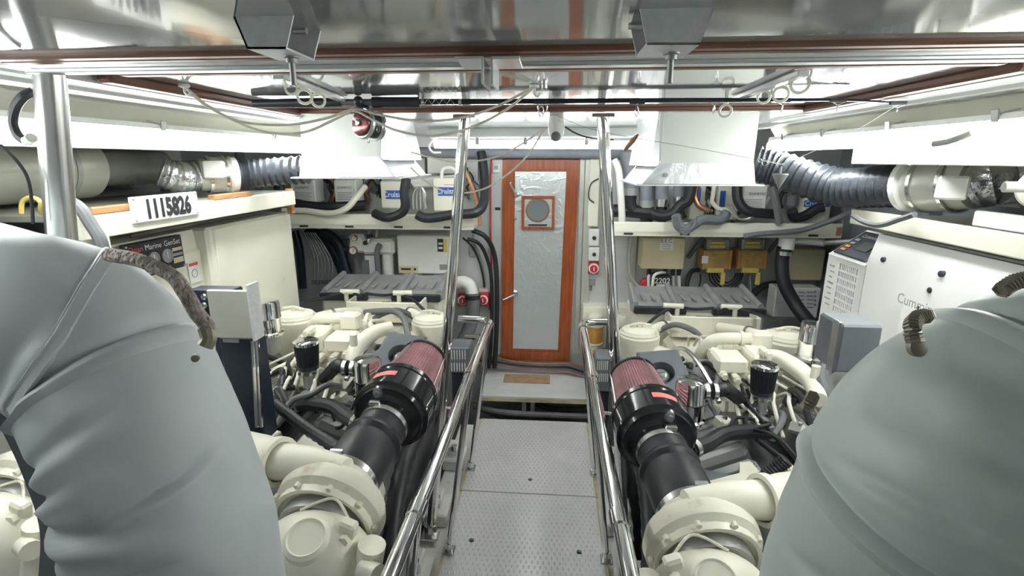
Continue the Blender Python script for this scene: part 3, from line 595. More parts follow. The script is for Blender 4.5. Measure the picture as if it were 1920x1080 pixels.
    g.prism([(.56, 1.40, z), (.60, 1.36, z), (.70, 1.42, z), (.74, 1.32, z), (.78, 1.32, z), (.75, 1.46, z), (.75, 1.52, z), (.71, 1.52, z), (.69, 1.46, z)], (0, 0, .022)); D(g, 'bracket', 'cream')
    for k in range(2): g = g_(); g.box((.80 + k * .13, 1.42, .66), (.035, .32, .05), (12, 0, 20), .006); D(g, 'bracket', 'cream')
    g = g_(); g.tube([(.40, 1.05, .15), (.41, 1.3, .40), (.43, 1.5, .55), (.44, 1.8, .58), (.45, 2.3, .50)], .034, 12, 10, rr=corr); D(g, 'ribbed_conduit', 'black_rubber')
    g = g_(); g.tube([(.47, 1.15, .55), (.44, 1.2, .45), (.42, 1.35, .30), (.44, 1.6, .2)], .012, 8); D(g, 'oil_hose', 'grey_hose')
    for k in range(3): g = g_(); g.box((.46, 1.24 + k * .10, .50 - k * .08), (.06, .07, .06), (20, 30 * k, 10), .012); D(g, 'pump_fitting', 'orange' if k != 1 else 'cream_old')
    g = g_(); g.box((.49, 1.42, .55), (.05, .12, .16), (20, 0, 0), .012); D(g, 'cream_fitting', 'cream')
    g = g_(); g.box((.52, 2.2, .58), (.12, .22, .18), None, .02); D(g, 'oil_cooler', 'cream_old')
engine(-1); engine(1)
# ================================================================ lagged exhausts
def lagging(name, label, m, path, rad, cuts, creases, seed, amp=1):
    c = spline(path, 26); n = len(c); NA = 96
    root = thing(name, label, 'exhaust pipe', c[-1])
    x = None; rings = []
    for i in range(n):
        t = (c[min(n - 1, i + 1)] - c[max(0, i - 1)]).normalized()
        if x is None: x = V((0, -1, 0))
        x = (x - t * x.dot(t)).normalized(); y = t.cross(x); f = i / (n - 1); L = f * (len(rad) - 1); k = min(len(rad) - 2, int(L)); r0 = rad[k] + (rad[k + 1] - rad[k]) * (L - k)
        rg = []
        for j in range(NA):
            a = 2 * math.pi * j / NA; d = x * math.cos(a) + y * math.sin(a); p = c[i] + d * r0
            w = noise.noise(p * 6 + V((seed, 0, 0))) * .011 + noise.noise(V((a * 1.3, f * 9, seed))) * .004 + noise.noise(V((math.cos(a) * 2.5, math.sin(a) * 2.5 + f * 14, seed * 2))) * .004
            w *= amp
            for (f0, a0, sl, dep, wd, ln) in creases:
                dep *= amp
                da = (a - a0 + math.pi) % (2 * math.pi) - math.pi; dd = (f - f0 - sl * da) / wd
                w -= dep * math.exp(-dd * dd) * math.exp(-(da / ln) ** 2) - dep * .6 * math.exp(-(dd - 1.8) ** 2) * math.exp(-(da / ln) ** 2)
            for cf in cuts: dd = (f - cf + .012) / .012; w -= .008 * math.exp(-dd * dd)
            rg.append(c[i] + d * (r0 + w))
        rings.append(rg)
    cc = [0] + [int(q * (n - 1)) for q in cuts] + [n - 1]
    names = ['upper_sleeve', 'elbow_sleeve', 'lower_sleeve'] if len(cuts) > 1 else ['upper_sleeve', 'lower_sleeve']
    for k in range(len(cc) - 1):
        seg = rings[cc[k]:cc[k + 1] + 1]; cen = c[cc[k]:cc[k + 1] + 1]
        if k % 2 == 1: seg = [[cen[i] + (p - cen[i]) * (1.012 if i in (0, len(seg) - 1) else 1.006) for p in rg] for i, rg in enumerate(seg)]
        g = G(); mm = len(seg); g.add([p for rg in seg for p in rg], [(i * NA + j, i * NA + (j + 1) % NA, (i + 1) * NA + (j + 1) % NA, (i + 1) * NA + j) for i in range(mm - 1) for j in range(NA)] + [tuple(range(NA)), tuple(range((mm - 1) * NA, mm * NA))])
        sl = g.done(names[k], m, root, 60)
    for q in cuts:                     # hems: slightly proud flat fold along each seam
        i0 = int(q * (n - 1)); ws = (i0 - 1, i0, i0 + 2, i0 + 5)
        g = G(); vs = []
        for kk, i in enumerate(ws): vs += [c[i] + (p - c[i]) * (1.0, 1.055, 1.06, 1.0)[kk] for p in rings[i]]
        g.add(vs, [(i * NA + j, i * NA + (j + 1) % NA, (i + 1) * NA + (j + 1) % NA, (i + 1) * NA + j) for i in range(3) for j in range(NA)]); g.done('hem', m, root, 60)
    return root, c, rings
LL, cl, rl = lagging('lagged_exhaust', 'pale blue-grey lagged exhaust elbow tied with braided lacing', 'lagging_l',
    [P(-260, 520, .74), P(-60, 560, .73), P(90, 605, .72), P(205, 690, .71), P(268, 810, .68), P(315, 940, .66), P(362, 1100, .655), P(405, 1300, .66)],
    [.14, .14, .14, .141, .138, .137, .136, .136], [.46],
    [(.62, .5, .012, .010, .010, .5), (.68, .1, -.02, .012, .012, .6), (.76, -.3, .02, .012, .010, .5), (.72, .9, -.01, .008, .012, .4), (.84, -.6, .05, .012, .012, .6), (.38, -.2, .03, .006, .02, .6), (.56, .2, .02, .008, .012, .9), (.90, -.4, .05, .012, .012, .7), (.66, -.9, .03, .010, .008, .5), (.79, .3, -.03, .010, .008, .4), (.87, .6, .04, .012, .007, .4), (.42, .7, -.06, .008, .012, .5), (.20, .2, .05, .006, .02, .6)], 3.1)
LR, cr, rr_ = lagging('lagged_exhaust', 'pale green-grey lagged exhaust elbow held shut by coil springs', 'lagging_r',
    [P(2330, 690, .60), P(2100, 735, .58), P(1940, 795, .57), P(1835, 870, .57), P(1755, 960, .58), P(1680, 1080, .60), P(1625, 1220, .62), P(1590, 1370, .64)],
    [.145, .145, .15, .158, .158, .15, .15, .15], [.28, .56],
    [(.38, .3, .03, .010, .014, .6), (.46, -.2, -.03, .008, .016, .7), (.64, .5, .02, .010, .012, .5), (.70, 0, -.02, .008, .014, .6), (.33, 1.2, .02, .012, .02, .5), (.52, -.6, .04, .012, .012, .5), (.48, .9, .05, .012, .010, .5), (.42, -.8, .05, .010, .010, .5), (.60, -.9, -.04, .010, .008, .5), (.66, 1.1, .04, .012, .010, .4), (.74, .6, -.05, .010, .009, .5)], 8.4, .5)
def seam_flap(root, c, rings, pix, m, wd=.020):      # doubled hem sewn along a line of the sleeve
    iv = cam.matrix_basis.inverted(); cand = []
    for i, rg in enumerate(rings):
        for p in rg:
            n = (p - c[i]).normalized()
            if n.dot(CAM - p) > 0:
                q = iv @ p
                if q.z < -.05: cand.append((960 - q.x / q.z * FPX, 540 + q.y / q.z * FPX, p, n))
    pts = []
    for k in range(len(pix) - 1):
        for t in range(8): a, b = pix[k], pix[k + 1]; pts.append((a[0] + (b[0] - a[0]) * t / 8, a[1] + (b[1] - a[1]) * t / 8))
    pts.append(pix[-1]); hit = []
    for u, v in pts:
        near = sorted(cand, key=lambda e: (e[0] - u) ** 2 + (e[1] - v) ** 2)[:4]; ws = [1 / ((e[0] - u) ** 2 + (e[1] - v) ** 2 + 4) for e in near]; W_ = sum(ws)
        hit.append((sum((e[2] * w_ for e, w_ in zip(near, ws)), V()) / W_, sum((e[3] * w_ for e, w_ in zip(near, ws)), V()).normalized()))
    g = G(); vs = []; n = len(hit); st = []
    for i, (p, nn_) in enumerate(hit):
        t = (hit[min(n - 1, i + 1)][0] - hit[max(0, i - 1)][0]).normalized(); sd = nn_.cross(t).normalized()
        vs += [p + sd * wd * .5 - nn_ * .003, p + sd * wd * .5 + nn_ * .006, p - sd * wd * .4 + nn_ * .005, p - sd * wd * .6 - nn_ * .003]; st.append(p - sd * wd * .25 + nn_ * .0062)
    g.add(vs, [(4 * i + k, 4 * i + (k + 1) % 4, 4 * i + 4 + (k + 1) % 4, 4 * i + 4 + k) for i in range(n - 1) for k in range(4)] + [(0, 1, 2, 3), tuple(range(4 * n - 4, 4 * n))]); fl = g.done('seam_flap', m, root, 50)
    g = G(); g.tube(st, .0006, 5, 1); g.done('stitching', 'ic_grey', fl)
cam.rotation_mode = 'XYZ'
seam_flap(LL, cl, rl, [(205, 472), (160, 545), (105, 640), (55, 715), (22, 765)], 'lagging_l')
# braided lacing, eyelets, springs
yl = .585
pts = [P(205, 478, .64), P(260, 488, .62), P(320, 515, .61), P(345, 545, .60), P(368, 585, .60), P(388, 612, .60), P(390, 640, .60)]
g = G(); g.tube(pts, .0095, 10, 10); g.done('lacing_cord', 'braid', LL)
g = G(); g.tube([P(386, 615, .60), P(391, 635, .595), P(384, 650, .59)], .010, 10); g.done('lacing_hook', 'spring', LL)
q = P(366, 672, .585); g = G(); g.lathe(q, (.4, -.9, .1), [(.005, -.004), (.005, .001), (.003, .002)], 12); g.done('rivet', 'spring', LL)
def spring(pts, r, par):
    g = G(); c = spline(pts, 5); prev = None; hv = []
    for i in range(len(c)):
        t = (c[min(len(c) - 1, i + 1)] - c[max(0, i - 1)]).normalized(); x, y, _ = basis(t)
        for k in range(6): a = 2 * math.pi * k / 6; hv.append(c[i] + (x * math.cos(a) + y * math.sin(a)) * r)
    g.tube(hv, .0014, 6, 1); g.tube(pts, r * .85, 10, 4); g.done('spring', 'spring', par)
ys = .46
spring([P(1738, 592, .47), P(1718, 597, .455), P(1710, 615, .445), P(1716, 640, .44)], .0058, LR)
g = G(); q = P(1722, 652, .437); g.lathe(q, (.1, -.95, .3), [(.008, -.004), (.008, .001), (.004, .002)], 14); g.done('eyelet', 'spring', LR)
spring([P(1930, 522, .47), P(1900, 530, .455), P(1878, 545, .45)], .006, LR)
spring([P(1524, 742, .56), P(1518, 755, .55), P(1512, 765, .55)], .006, LR)
# flat dark strip hanging behind the port lagging
g = G(); pts = [P(5, 765, .84), P(40, 830, .84), P(72, 900, .84), P(105, 1000, .84), P(105, 1080, .84), P(95, 1150, .84)]
c = spline(pts, 6); wd = .035
g.add([p + V((o, 0, t)) for p in c for (o, t) in ((-wd, .02), (wd, -.02))] + [p + V((o, .012, t)) for p in c for (o, t) in ((-wd, .02), (wd, -.02))],
      [(2 * i, 2 * i + 1, 2 * i + 3, 2 * i + 2) for i in range(len(c) - 1)] + [(2 * len(c) + 2 * i, 2 * len(c) + 2 * i + 2, 2 * len(c) + 2 * i + 3, 2 * len(c) + 2 * i + 1) for i in range(len(c) - 1)])
tag(g.done('dark_strip', 'charcoal'), 'dark slate strip hanging behind the port lagged exhaust', 'insulation')

# ================================================================ handrails and stanchions
for s in (-1, 1):
    side = 'port' if s < 0 else 'starboard'; xt = -.205 if s < 0 else .27; xf = -.315 if s < 0 else .362; zt = .84
    Hh = thing('handrail', 'polished steel handrail along the %s side of the walkway' % side, 'handrail', (xf, 2, 0))
    xo = xt + s * .17
    g = G(); g.tube([(xt + s * .01, .35, zt), (xt, 1.2, zt), (xt, 2.0, zt), (xt, 2.40, zt), (xt + s * .004, 2.47, zt), (xt + s * .04, 2.51, zt), (xo, 2.52, zt)], .019, 14, 8); g.done('top_rail', 'chrome', Hh)
    for y in (1.02, 1.82, 2.42): g = G(); g.tube([(xt, y - .025, zt), (xt, y + .025, zt)], .0225, 14, 1); g.done('rail_sleeve', 'chrome', Hh)
    for y in (1.02, 1.83, 2.44):
        g = G(); g.tube([(xt, y, zt - .01), (xf, y, .01)], .013, 12, 1); po = g.done('post', 'chrome', Hh)
        g = G(); g.cyl((xf, y, 0), (xf, y, .045), .018, None, 12); g.box((xf, y, .004), (.05, .055, .010), None, .002); g.cyl((xf - .02, y, .025), (xf + .02, y, .025), .007, None, 8); g.done('foot', 'steel', po)
    q0 = V((xt + s * .02, 2.2, .62)); 
    g = G(); g.tube([(xt + s * .035, 2.0, .60), (xt + s * .2, 1.98, .60)], .007, 10, 1); g.done('stay', 'chrome', Hh)
    St = thing('stanchion', 'polished steel stanchion from ceiling to deck outside the %s handrail' % side, 'pole', (0, 1.95, 0))
    a = P(872, 213, 1.95) if s < 0 else P(1130, 215, 1.95); b = P(808, 1000, 1.95) if s < 0 else P(1170, 1000, 1.95)
    a.z = CZ - .01
    g = G(); g.tube([a, b], .022, 20, 1); g.done('pole', 'chrome', St)
    g = G(); g.box(a + V((0, 0, .0)), (.085, .06, .014), None, .003); g.done('top_plate', 'steel', St)
    g = G(); g.cyl(b, b + V((0, 0, .05)), .03, None, 16); g.box(b + V((0, -.01, .0)), (.08, .07, .012), None, .002); g.done('foot', 'steel', St)
a = PZ(92, 128, CZ); 
St = thing('stanchion', 'thick polished steel pole at the corner of the ceiling panel by the port lagging', 'pole', (a.x, a.y, 0))
g = G(); b = P(118, 470, a.y); d = (b - a); g.tube([a, a + d * 3.2], .0255, 24, 1); g.done('pole', 'steel', St)
g = G(); g.lathe(a, (0, 0, -1), [(.04, -.005), (.04, .006), (.028, .01)], 24); g.done('top_plate', 'steel', St)
# ================================================================ port side
SH = thing('number_shelf', 'cream hull shelf with a wooden lip behind the number board', 'shelf', (-1.5, 1.9, 1.42))
g = G(); g.box((-1.55, 1.98, 1.485), (.60, 1.26, .02), None, .003); g.done('top_board', 'grey_box', SH)
g = G(); g.box((-1.255, 1.98, 1.457), (.02, 1.26, .07), None, .003); g.done('front_board', 'ivory', SH)
for y0, y1 in ((1.40, 1.60), (1.96, 2.22)): g = G(); g.box((-1.26, (y0 + y1) / 2, 1.503), (.03, y1 - y0, .022), None, .003); g.done('lip', 'wood_plain', SH)
g = G(); g.box((-1.27, 1.42, 1.2), (.05, .05, .46), None, .004); g.done('leg', 'ivory', SH)
g = G(); g.box((-1.27, 2.60, 1.44), (.03, .03, .13), None, .003); g.done('end_post', 'wood_plain', SH)
a = PX(245, 390, -1.24); b = PX(371, 382, -1.24); zc = (PX(245, 392, -1.24).z + PX(371, 383, -1.24).z) / 2
NB = thing('number_board', 'white board with black numerals screwed to the cream hull shelf', 'sign', (-1.24, (a.y + b.y) / 2, zc))
g = G(); g.box((-1.242, (a.y + b.y) / 2, zc), (.008, b.y - a.y, .085), None, .002); g.done('plate', 'white', NB)
text('1115826', (-1.2365, (a.y + b.y) / 2 + .005, zc - .004), .084, 'ink', NB, BL, 'numerals', .05, .74)
for y in (a.y + .012, (a.y + b.y) / 2, b.y - .012):
    for dz in (-.034, .034): g = G(); g.lathe((-1.238, y, zc + dz), (1, 0, 0), [(.004, 0), (.003, .002)], 8); g.done('screw', 'steel', NB)
# --- generator set, port
GL = thing('generator_set', 'old cream generator enclosure below the number board with a black gauge panel', 'generator', (-1.6, 2.0, .2))
g = G(); g.box((-1.53, 2.305, .91), (.46, .69, .94), None, .012); bd = g.done('enclosure', 'ivory', GL)
g = G(); g.box((-1.54, 1.64, .86), (.40, .66, .88), None, .012); g.done('control_section', 'ivory', GL)
g = G(); g.prism([(-1.34, 1.32, 1.20), (-1.34, 1.96, 1.20), (-1.36, 1.96, 1.375), (-1.36, 1.32, 1.375)], (-.3, 0, 0)); g.done('panel_hood', 'ivory', GL)
g = G(); g.box((-1.298, 2.02, .95), (.012, .05, .84), None, .003); g.done('corner_trim', 'ivory', GL)
yc, zc = 1.705, 1.31
g = G(); g.box((-1.33, yc, zc), (.02, .27, .125), None, .003); cpn = g.done('gauge_panel', 'black_plastic', GL)
text('Onan', (-1.3185, yc - .092, zc + .04), .030, 'red_ink', cpn, BL); text('Marine', (-1.3185, yc - .012, zc + .04), .028, 'white', cpn, BL); text('GenSet', (-1.3185, yc + .080, zc + .04), .028, 'white', cpn, BL)
for dy in (-.085, -.02, .045):
    g = G(); c = (-1.32, yc + dy, zc - .005); g.lathe(c, (1, 0, 0), [(.026, -.002), (.026, .006), (.021, .007), (.021, .003), (.002, .003)], 20); gg = g.done('gauge', 'ink_grey', cpn)
    g = G(); g.box((-1.3155, yc + dy, zc), (.001, .004, .024)); put(g.done('needle', 'white'), cpn)
for dy, dz, w, h, m in ((.10, .012, .05, .012, 'beige'), (.10, -.008, .05, .010, 'ink_grey'), (.10, -.03, .05, .02, 'beige'), (.04, -.048, .03, .012, 'red_ink'), (-.06, -.05, .06, .008, 'ink_grey')):
    g = G(); g.box((-1.3185, yc + dy, zc + dz), (.002, w, h)); g.done('panel_marking', m, cpn)
for dy in (-.128, .128):
    for dz in (-.055, .055): g = G(); g.lathe((-1.32, yc + dy, zc + dz), (1, 0, 0), [(.005, 0), (.004, .003)], 8); g.done('screw', 'steel', cpn)
q = PX(385, 517, -1.338); g = G(); g.box((-1.336, 1.90, 1.21), (.003, .06, .085)); st = g.done('warning_sticker', 'white', GL)
g = G(); g.box((-1.334, 1.90, 1.243), (.002, .05, .012)); g.done('sticker_header', 'red_ink', st)
g = G(); g.ring((-1.334, 1.90, 1.205), (1, 0, 0), .016, .0015, 6, 20); g.done('sticker_symbol', 'ink_grey', st)
for i in range(5):
    rnd = random.Random(i); g = G(); g.tube([(-1.36 - .03 * i, 1.65 + .05 * i, 1.392), (-1.34 - .02 * i, 1.9, 1.40), (-1.37, 2.15 + .03 * i, 1.395), (-1.33 - .02 * i, 2.4, 1.40), (-1.33, 2.62, 1.43 + .005 * i)], .006, 6); g.done('cable', 'copper' if i % 2 else 'grey_hose', GL)
# --- engine control cabinets
def cabinet(s):
    Cn = thing('control_cabinet', 'dark control cabinet with a %s on the %s engine' % (('brushed metal lid', 'port') if s < 0 else ('grey lid', 'starboard')), 'control box', (s * .84, 1.4, .6))
    g = G()
    if s < 0:
        pbox(g, 424, 632, 484, 830, 1.36, .08, .006); g.done('body', 'navy', Cn)
        g = G(); pbox(g, 393, 545, 470, 634, 1.32, .012, .002); g.done('lid', 'grey_box', Cn)
        g = G(); pbox(g, 368, 543, 448, 700, 1.40, .05, .004); g.done('back_plate', 'navy', Cn)
        g = G(); pbox(g, 467, 535, 472, 640, 1.30, .05, .001); g.done('lid_flange', 'galv', Cn)
        for u in (474, 482): a = P(u, 640, 1.355); b = P(u + 8, 800, 1.355); g = G(); g.tube([a, b], .006, 8, 1); g.done('edge_strip', 'chrome', Cn)
        q = P(434, 638, 1.35); g = G(); g.box(q, (.05, .006, .012)); g.done('maker_plate', 'steel', Cn)
        for v in (556, 572): q = P(385, v, 1.395); g = G(); g.lathe(q, (0, -1, 0), [(.010, -.003), (.010, .006), (.005, .009)], 12); g.done('knob', 'steel', Cn)
    else:
        pbox(g, 1572, 610, 1650, 700, 1.36, .12, .006); g.done('body', 'charcoal', Cn)
        g = G(); pbox(g, 1566, 604, 1571, 700, 1.35, .03, .001); g.done('lid_flange', 'steel', Cn)
    a = P(455 if s < 0 else 1600, 780, 1.42); g = G(); g.box((a.x, 1.46, .74), (.06, .05, .40), None, .005); g.done('bracket', 'dark_engine', Cn)
cabinet(-1); cabinet(1)
# --- ventilation duct, port
def vent_duct(label, pts, r, col, blower, foil, boxat, boxrot):
    Vd = thing('ventilation_duct', label, 'duct', V(pts[-1]))
    n = len(pts); c = spline(pts, 12); ln = len(c)
    g = G(); g.tube(pts, r, 20, 12, rr=lambda i: (1.05, .97, .93)[i % 3]); g.done('flexible_hose', 'black_duct', Vd)
    d = V(col[1]) - V(col[0]); d.normalize(); o = V(col[0])
    g = G(); g.lathe(o, d, [(r * 1.0, -.01), (r * 1.22, -.008), (r * 1.25, .015), (r * 1.12, .025), (r * 1.0, .03)], 28); g.done('collar', 'white', Vd)
    e = V(col[1]); L = (e - o).length
    g = G(); g.lathe(o, d, [(r * 1.02, .02), (r * 1.15, .03), (r * 1.15, L * .3), (r * 1.2, L * .32), (r * 1.2, L * .72), (r * 1.12, L * .75), (r * 1.08, L)], 28); bl = g.done('inline_blower', blower, Vd)
    for h in (.3, .74): g = G(); g.band(o + d * (L * h), d, r * 1.19, .012, .006); g.done('rim', 'steel', bl)
    g = G(); g.box(boxat, (.075, .05, .07), boxrot, .006); g.done('terminal_box', 'white', bl)
    g = G(); g.tube(foil, r * .98, 18, 10, rr=lambda i: 1.0 + .06 * math.sin(i * 2.3)); g.done('foil_hose', 'foil', Vd)
    return Vd
vent_duct('short black flexible duct and blower lying on the port shelf', pp([(575, 318, 2.30), (520, 322, 2.28), (470, 326, 2.24), (442, 327, 2.2)]), .062, (P(438, 327, 2.2), P(372, 328, 2.1)), 'grey_box', pp([(372, 328, 2.1), (350, 331, 2.06), (325, 330, 2.0), (300, 322, 1.97)]), P(402, 318, 2.06), (0, 0, 20))
T = thing('silencer', 'grey cylindrical silencer against the hull above the port shelf', 'silencer', (-1.68, 1.3, 1.5))
g = G(); g.lathe((-1.66, 1.82, 1.625), (0, -1, 0), [(.06, -.05), (.10, -.02), (.115, 0), (.115, 1.1)], 28); g.done('shell', 'grey_box', T)
g = G(); g.tube([(-1.66, 1.85, 1.62), (-1.66, 2.0, 1.62), (-1.64, 2.2, 1.62)], .07, 16); g.done('outlet', 'grey_metal', T)
for y in (1.25, 1.7): g = G(); g.band((-1.66, y, 1.625), (0, 1, 0), .115, .02, .003); g.done('strap', 'grey_metal', T)
g = G(); g.box((-1.80, 2.3, 1.63), (.14, .35, .20), None, .02); tag(g.done('hull_locker', 'grey_box'), 'grey box against the hull behind the port blower', 'box')
# hose loop and yellow cable on the pole
g = G(); g.tube(pp([(62, 172, .95), (45, 180, .94), (30, 200, .94), (24, 228, .94), (32, 252, .94), (48, 265, .94)]), .0085, 10); H_ = g.done('hose_loop', 'black_rubber')
tag(H_, 'short dark hose loop with a white cut end beside the thick pole', 'hose')
g = G(); g.tube(pp([(46, 264, .94), (53, 264, .94), (59, 258, .93)]), .009, 10); put(g.done('cut_end', 'white'), H_)
g = G(); g.tube(pp([(40, 400, 1.25), (42, 378, 1.25), (58, 370, 1.25), (75, 378, 1.25), (80, 400, 1.27), (120, 420, 1.34)]), .0055, 8); tag(g.done('yellow_cable', 'yellow'), 'short looped yellow cable behind the thick pole', 'cable')
g = G(); g.tube(pp([(125, 375, 1.35), (150, 390, 1.35), (170, 420, 1.35), (190, 455, 1.35), (196, 500, 1.35)]), .017, 10); tag(g.done('black_hose', 'grey_hose'), 'thick grey-black hose dropping in front of the port shelf end', 'hose')
g = G(); g.tube(pp([(0, 272, .9), (30, 300, .9), (50, 330, .9), (58, 365, .9), (62, 420, .9)]), .003, 6); tag(g.done('thin_wire', 'black_rubber'), 'thin black wire hanging down left of the thick pole', 'wire')
# copper/steel tube fan and dark cables behind the generator
W = thing('pipe_fan', 'fan of thin steel tubes running down the bulkhead beside the port generator', 'pipes', P(590, 530, 3.45))
for i in range(6):
    g = G(); g.tube(pp([(570 + i * 4, 436, 3.36), (583 + i * 5, 462, 3.36), (590 + i * 6.5, 490, 3.36), (588 + i * 7, 523, 3.36)]), .0045, 6); g.done('pipe', 'lead', W)
    q = P(588 + i * 7, 525, 3.36); g = G(); g.hexnut(q, (0, 0, -1), .014, .03); g.done('union', 'steel', W)
for i, pts in enumerate(([(575, 433, 3.5), (612, 450, 3.5), (636, 490, 3.5), (650, 530, 3.5)], [(604, 433, 3.42), (634, 455, 3.41), (648, 500, 3.41), (660, 540, 3.41)], [(552, 433, 3.46), (562, 470, 3.46), (568, 540, 3.46)])):
    g = G(); g.tube(pp(pts), .040 - .006 * i, 12); tag(g.done('dark_hose', 'navy'), ('thick dark hose curving down beside the thin steel tubes', 'slimmer dark hose running down next to the filter unit', 'upright dark hose hard against the port generator')[i], 'hose')

# ================================================================ starboard side
LG = thing('hull_ledge', 'white two-step hull ledge above the white louvred generator', 'shelf', (1.5, 1.4, 1.4))
g = G(); g.box((1.315, 1.42, 1.432), (.03, 1.45, .06), None, .004); g.done('front_board', 'ivory', LG)
g = G(); g.box((1.60, 1.42, 1.428), (.56, 1.45, .015), None, .003); g.done('top_board', 'grey_box', LG)
g = G(); g.box((1.345, 1.16, 1.485), (.025, .86, .045), None, .004); g.done('upper_board', 'white', LG)
GR = thing('generator_set', 'white generator enclosure with a louvred end below the black ribbed duct', 'generator', (1.6, 1.6, .3))
zt = 1.383
g = G(); g.prism([(1.30, 1.0, .42), (1.30, 1.0, 1.28), (1.325, 1.0, zt), (1.78, 1.0, zt + .01), (1.78, 1.0, .42)], (0, .985, 0)); g.done('enclosure', 'white_gloss', GR)
g = G(); g.box((1.56, 1.49, zt + .006), (.46, .97, .008), None, .003); tp = g.done('top_lid', 'genset_grey', GR)
for x in (1.42, 1.5, 1.6): g = G(); g.box((x, 1.49, zt + .016), (.04, .95, .012), None, .004); g.done('rib', 'genset_grey', tp)
g = G(); g.prism([(1.302, 1.0, 1.20), (1.288, 1.0, 1.16), (1.288, 1.0, .46), (1.302, 1.0, .43)], (0, .74, 0)); pv = g.done('service_door', 'white_gloss', GR)
for y, z in ((1.90, 1.30), (1.62, 1.31), (1.30, 1.32), (1.68, 1.18), (1.65, 1.25)): g = G(); g.lathe((1.302, y, z), (-1, 0, 0), [(.010, -.01), (.010, .004), (.006, .007)], 12); g.done('screw', 'black_plastic', GR)
q = PX(1745, 582, 1.287); text('Cummins', (1.2865, q.y + .065, q.z), .048, 'ink_grey', GR, BR); text('Onan', (1.2865, q.y - .085, q.z - .004), .048, 'red_ink', GR, BR, bold=.02)
g = G(); g.box((1.60, 2.14, .84), (.34, .27, .84), None, .008); le_ = g.done('end_section', 'white_gloss', GR)
ya, yb_, za, zb_ = 2.052, 2.182, 1.022, 1.232      # real louvre opening: deep frame round it, thin bars across it
for (y0, y1, z0, z1) in ((2.005, ya, .42, 1.26), (yb_, 2.275, .42, 1.26), (ya, yb_, .42, za), (ya, yb_, zb_, 1.26)): g = G(); g.box((1.372, (y0 + y1) / 2, (z0 + z1) / 2), (.124, y1 - y0, z1 - z0)); g.done('end_skin', 'white_gloss', GR)
g = G(); g.prism([(1.305, 2.005, 1.255), (1.305, 2.27, 1.255), (1.45, 2.27, 1.36), (1.45, 2.005, 1.36)], (.06, 0, -.02)); cpn = g.done('control_panel', 'white', GR)
sl = V((.145, 0, .105)).normalized(); nn = V((-.105, 0, .145)).normalized()
c = V((1.377, 2.137, 1.308)) + nn * .004; rt = Matrix((V((0, -1, 0)), sl, nn)).transposed()
g = G(); g.box(c, (.23, .15, .008), rt, .003); fc = g.done('panel_face', 'navy', cpn)
text('Cummins', c + nn * .005 + sl * .045 + V((0, .035, 0)), .026, 'white', cpn, (V((0, -1, 0)), sl)); text('Onan', c + nn * .005 + sl * .045 + V((0, -.055, 0)), .028, 'white', cpn, (V((0, -1, 0)), sl), bold=.02)
for k in range(4): g = G(); g.box(c + nn * .006 + V((0, .075, 0)) + sl * (-.05 + k * .022), (.03, .012, .003), rt); g.done('panel_marking', 'orange' if k < 2 else 'ink_grey', cpn)
g = G(); g.box(c + nn * .006 + V((0, -.02, 0)) + sl * -.01, (.08, .05, .003), rt); g.done('display', 'glass_dark', cpn)
g = G()
for r in range(6): g.box((1.313, (ya + yb_) / 2, zb_ - .03 * (r + 1)), (.004, yb_ - ya, .008))
for k in range(9): g.box((1.3132, ya + .013 * (k + 1), (za + zb_) / 2), (.0036, .0065, zb_ - za))
lv = g.done('louvre_bars', 'white_gloss', GR); lv['kind'] = 'stuff'
for k in range(8): g = G(); g.box((1.309, 2.235 - (k % 2) * .008, 1.21 - k * .024), (.002, .04 - (k % 3) * .008, .005)); g.done('printed_line', 'ink_grey', GR)
g = G(); g.box((1.309, 2.09, .985), (.002, .06, .05)); ws = g.done('warning_sticker', 'white', GR); g = G(); g.box((1.3075, 2.09, .985), (.002, .055, .018)); put(g.done('sticker_stripe', 'red_ink'), GR)
for y in (2.04, 2.24): g = G(); g.lathe((1.309, y, .955), (-1, 0, 0), [(.008, 0), (.006, .005)], 10); g.done('screw', 'steel', GR)
vent_duct('long black ribbed flexible duct and blower on the starboard ledge', pp([(1418, 308, 2.42), (1460, 318, 2.38), (1520, 338, 2.28), (1580, 352, 2.18), (1640, 350, 2.05), (1700, 347, 1.93)]), .076, (P(1708, 347, 1.93), P(1835, 342, 1.72)), 'grey_box', pp([(1835, 345, 1.72), (1862, 338, 1.69), (1885, 336, 1.70), (1905, 334, 1.74)]), P(1785, 352, 1.66), (0, 0, -30))
g = G(); q = P(1952, 355, 1.25); g.lathe(q, (1, .85, 0), [(.002, -.002), (.04, 0), (.046, .012), (.046, .22)], 28)
TK = tag(g.done('round_tank', 'ivory'), 'cream round-ended tank above the starboard ledge', 'tank'); g = G(); g.tube([q + V((-.08, .0, .005)), q + V((.05, -.03, .005))], .012, 12, 1); put(g.done('outlet_pipe', 'grey_box'), TK)
g = G(); g.box((1.78, 2.1, 1.60), (.2, .5, .22), None, .02); tag(g.done('hull_locker', 'grey_box'), 'grey box against the hull behind the starboard black duct', 'box')
g = G(); g.tube(pp([(1750, 270, 1.48), (1775, 266, 1.45), (1800, 258, 1.42), (1822, 249, 1.40)]), .008, 10); tag(g.done('conduit', 'grey_metal'), 'short grey conduit on the cream board under the starboard tube', 'conduit')
g = G(); g.tube(pp([(1715, 402, 1.74), (1690, 410, 1.80), (1650, 422, 1.88), (1620, 416, 1.96), (1600, 404, 2.06)]), .010, 8); tag(g.done('sagging_cable', 'grey_hose'), 'dark cable looping below the starboard ledge', 'cable')
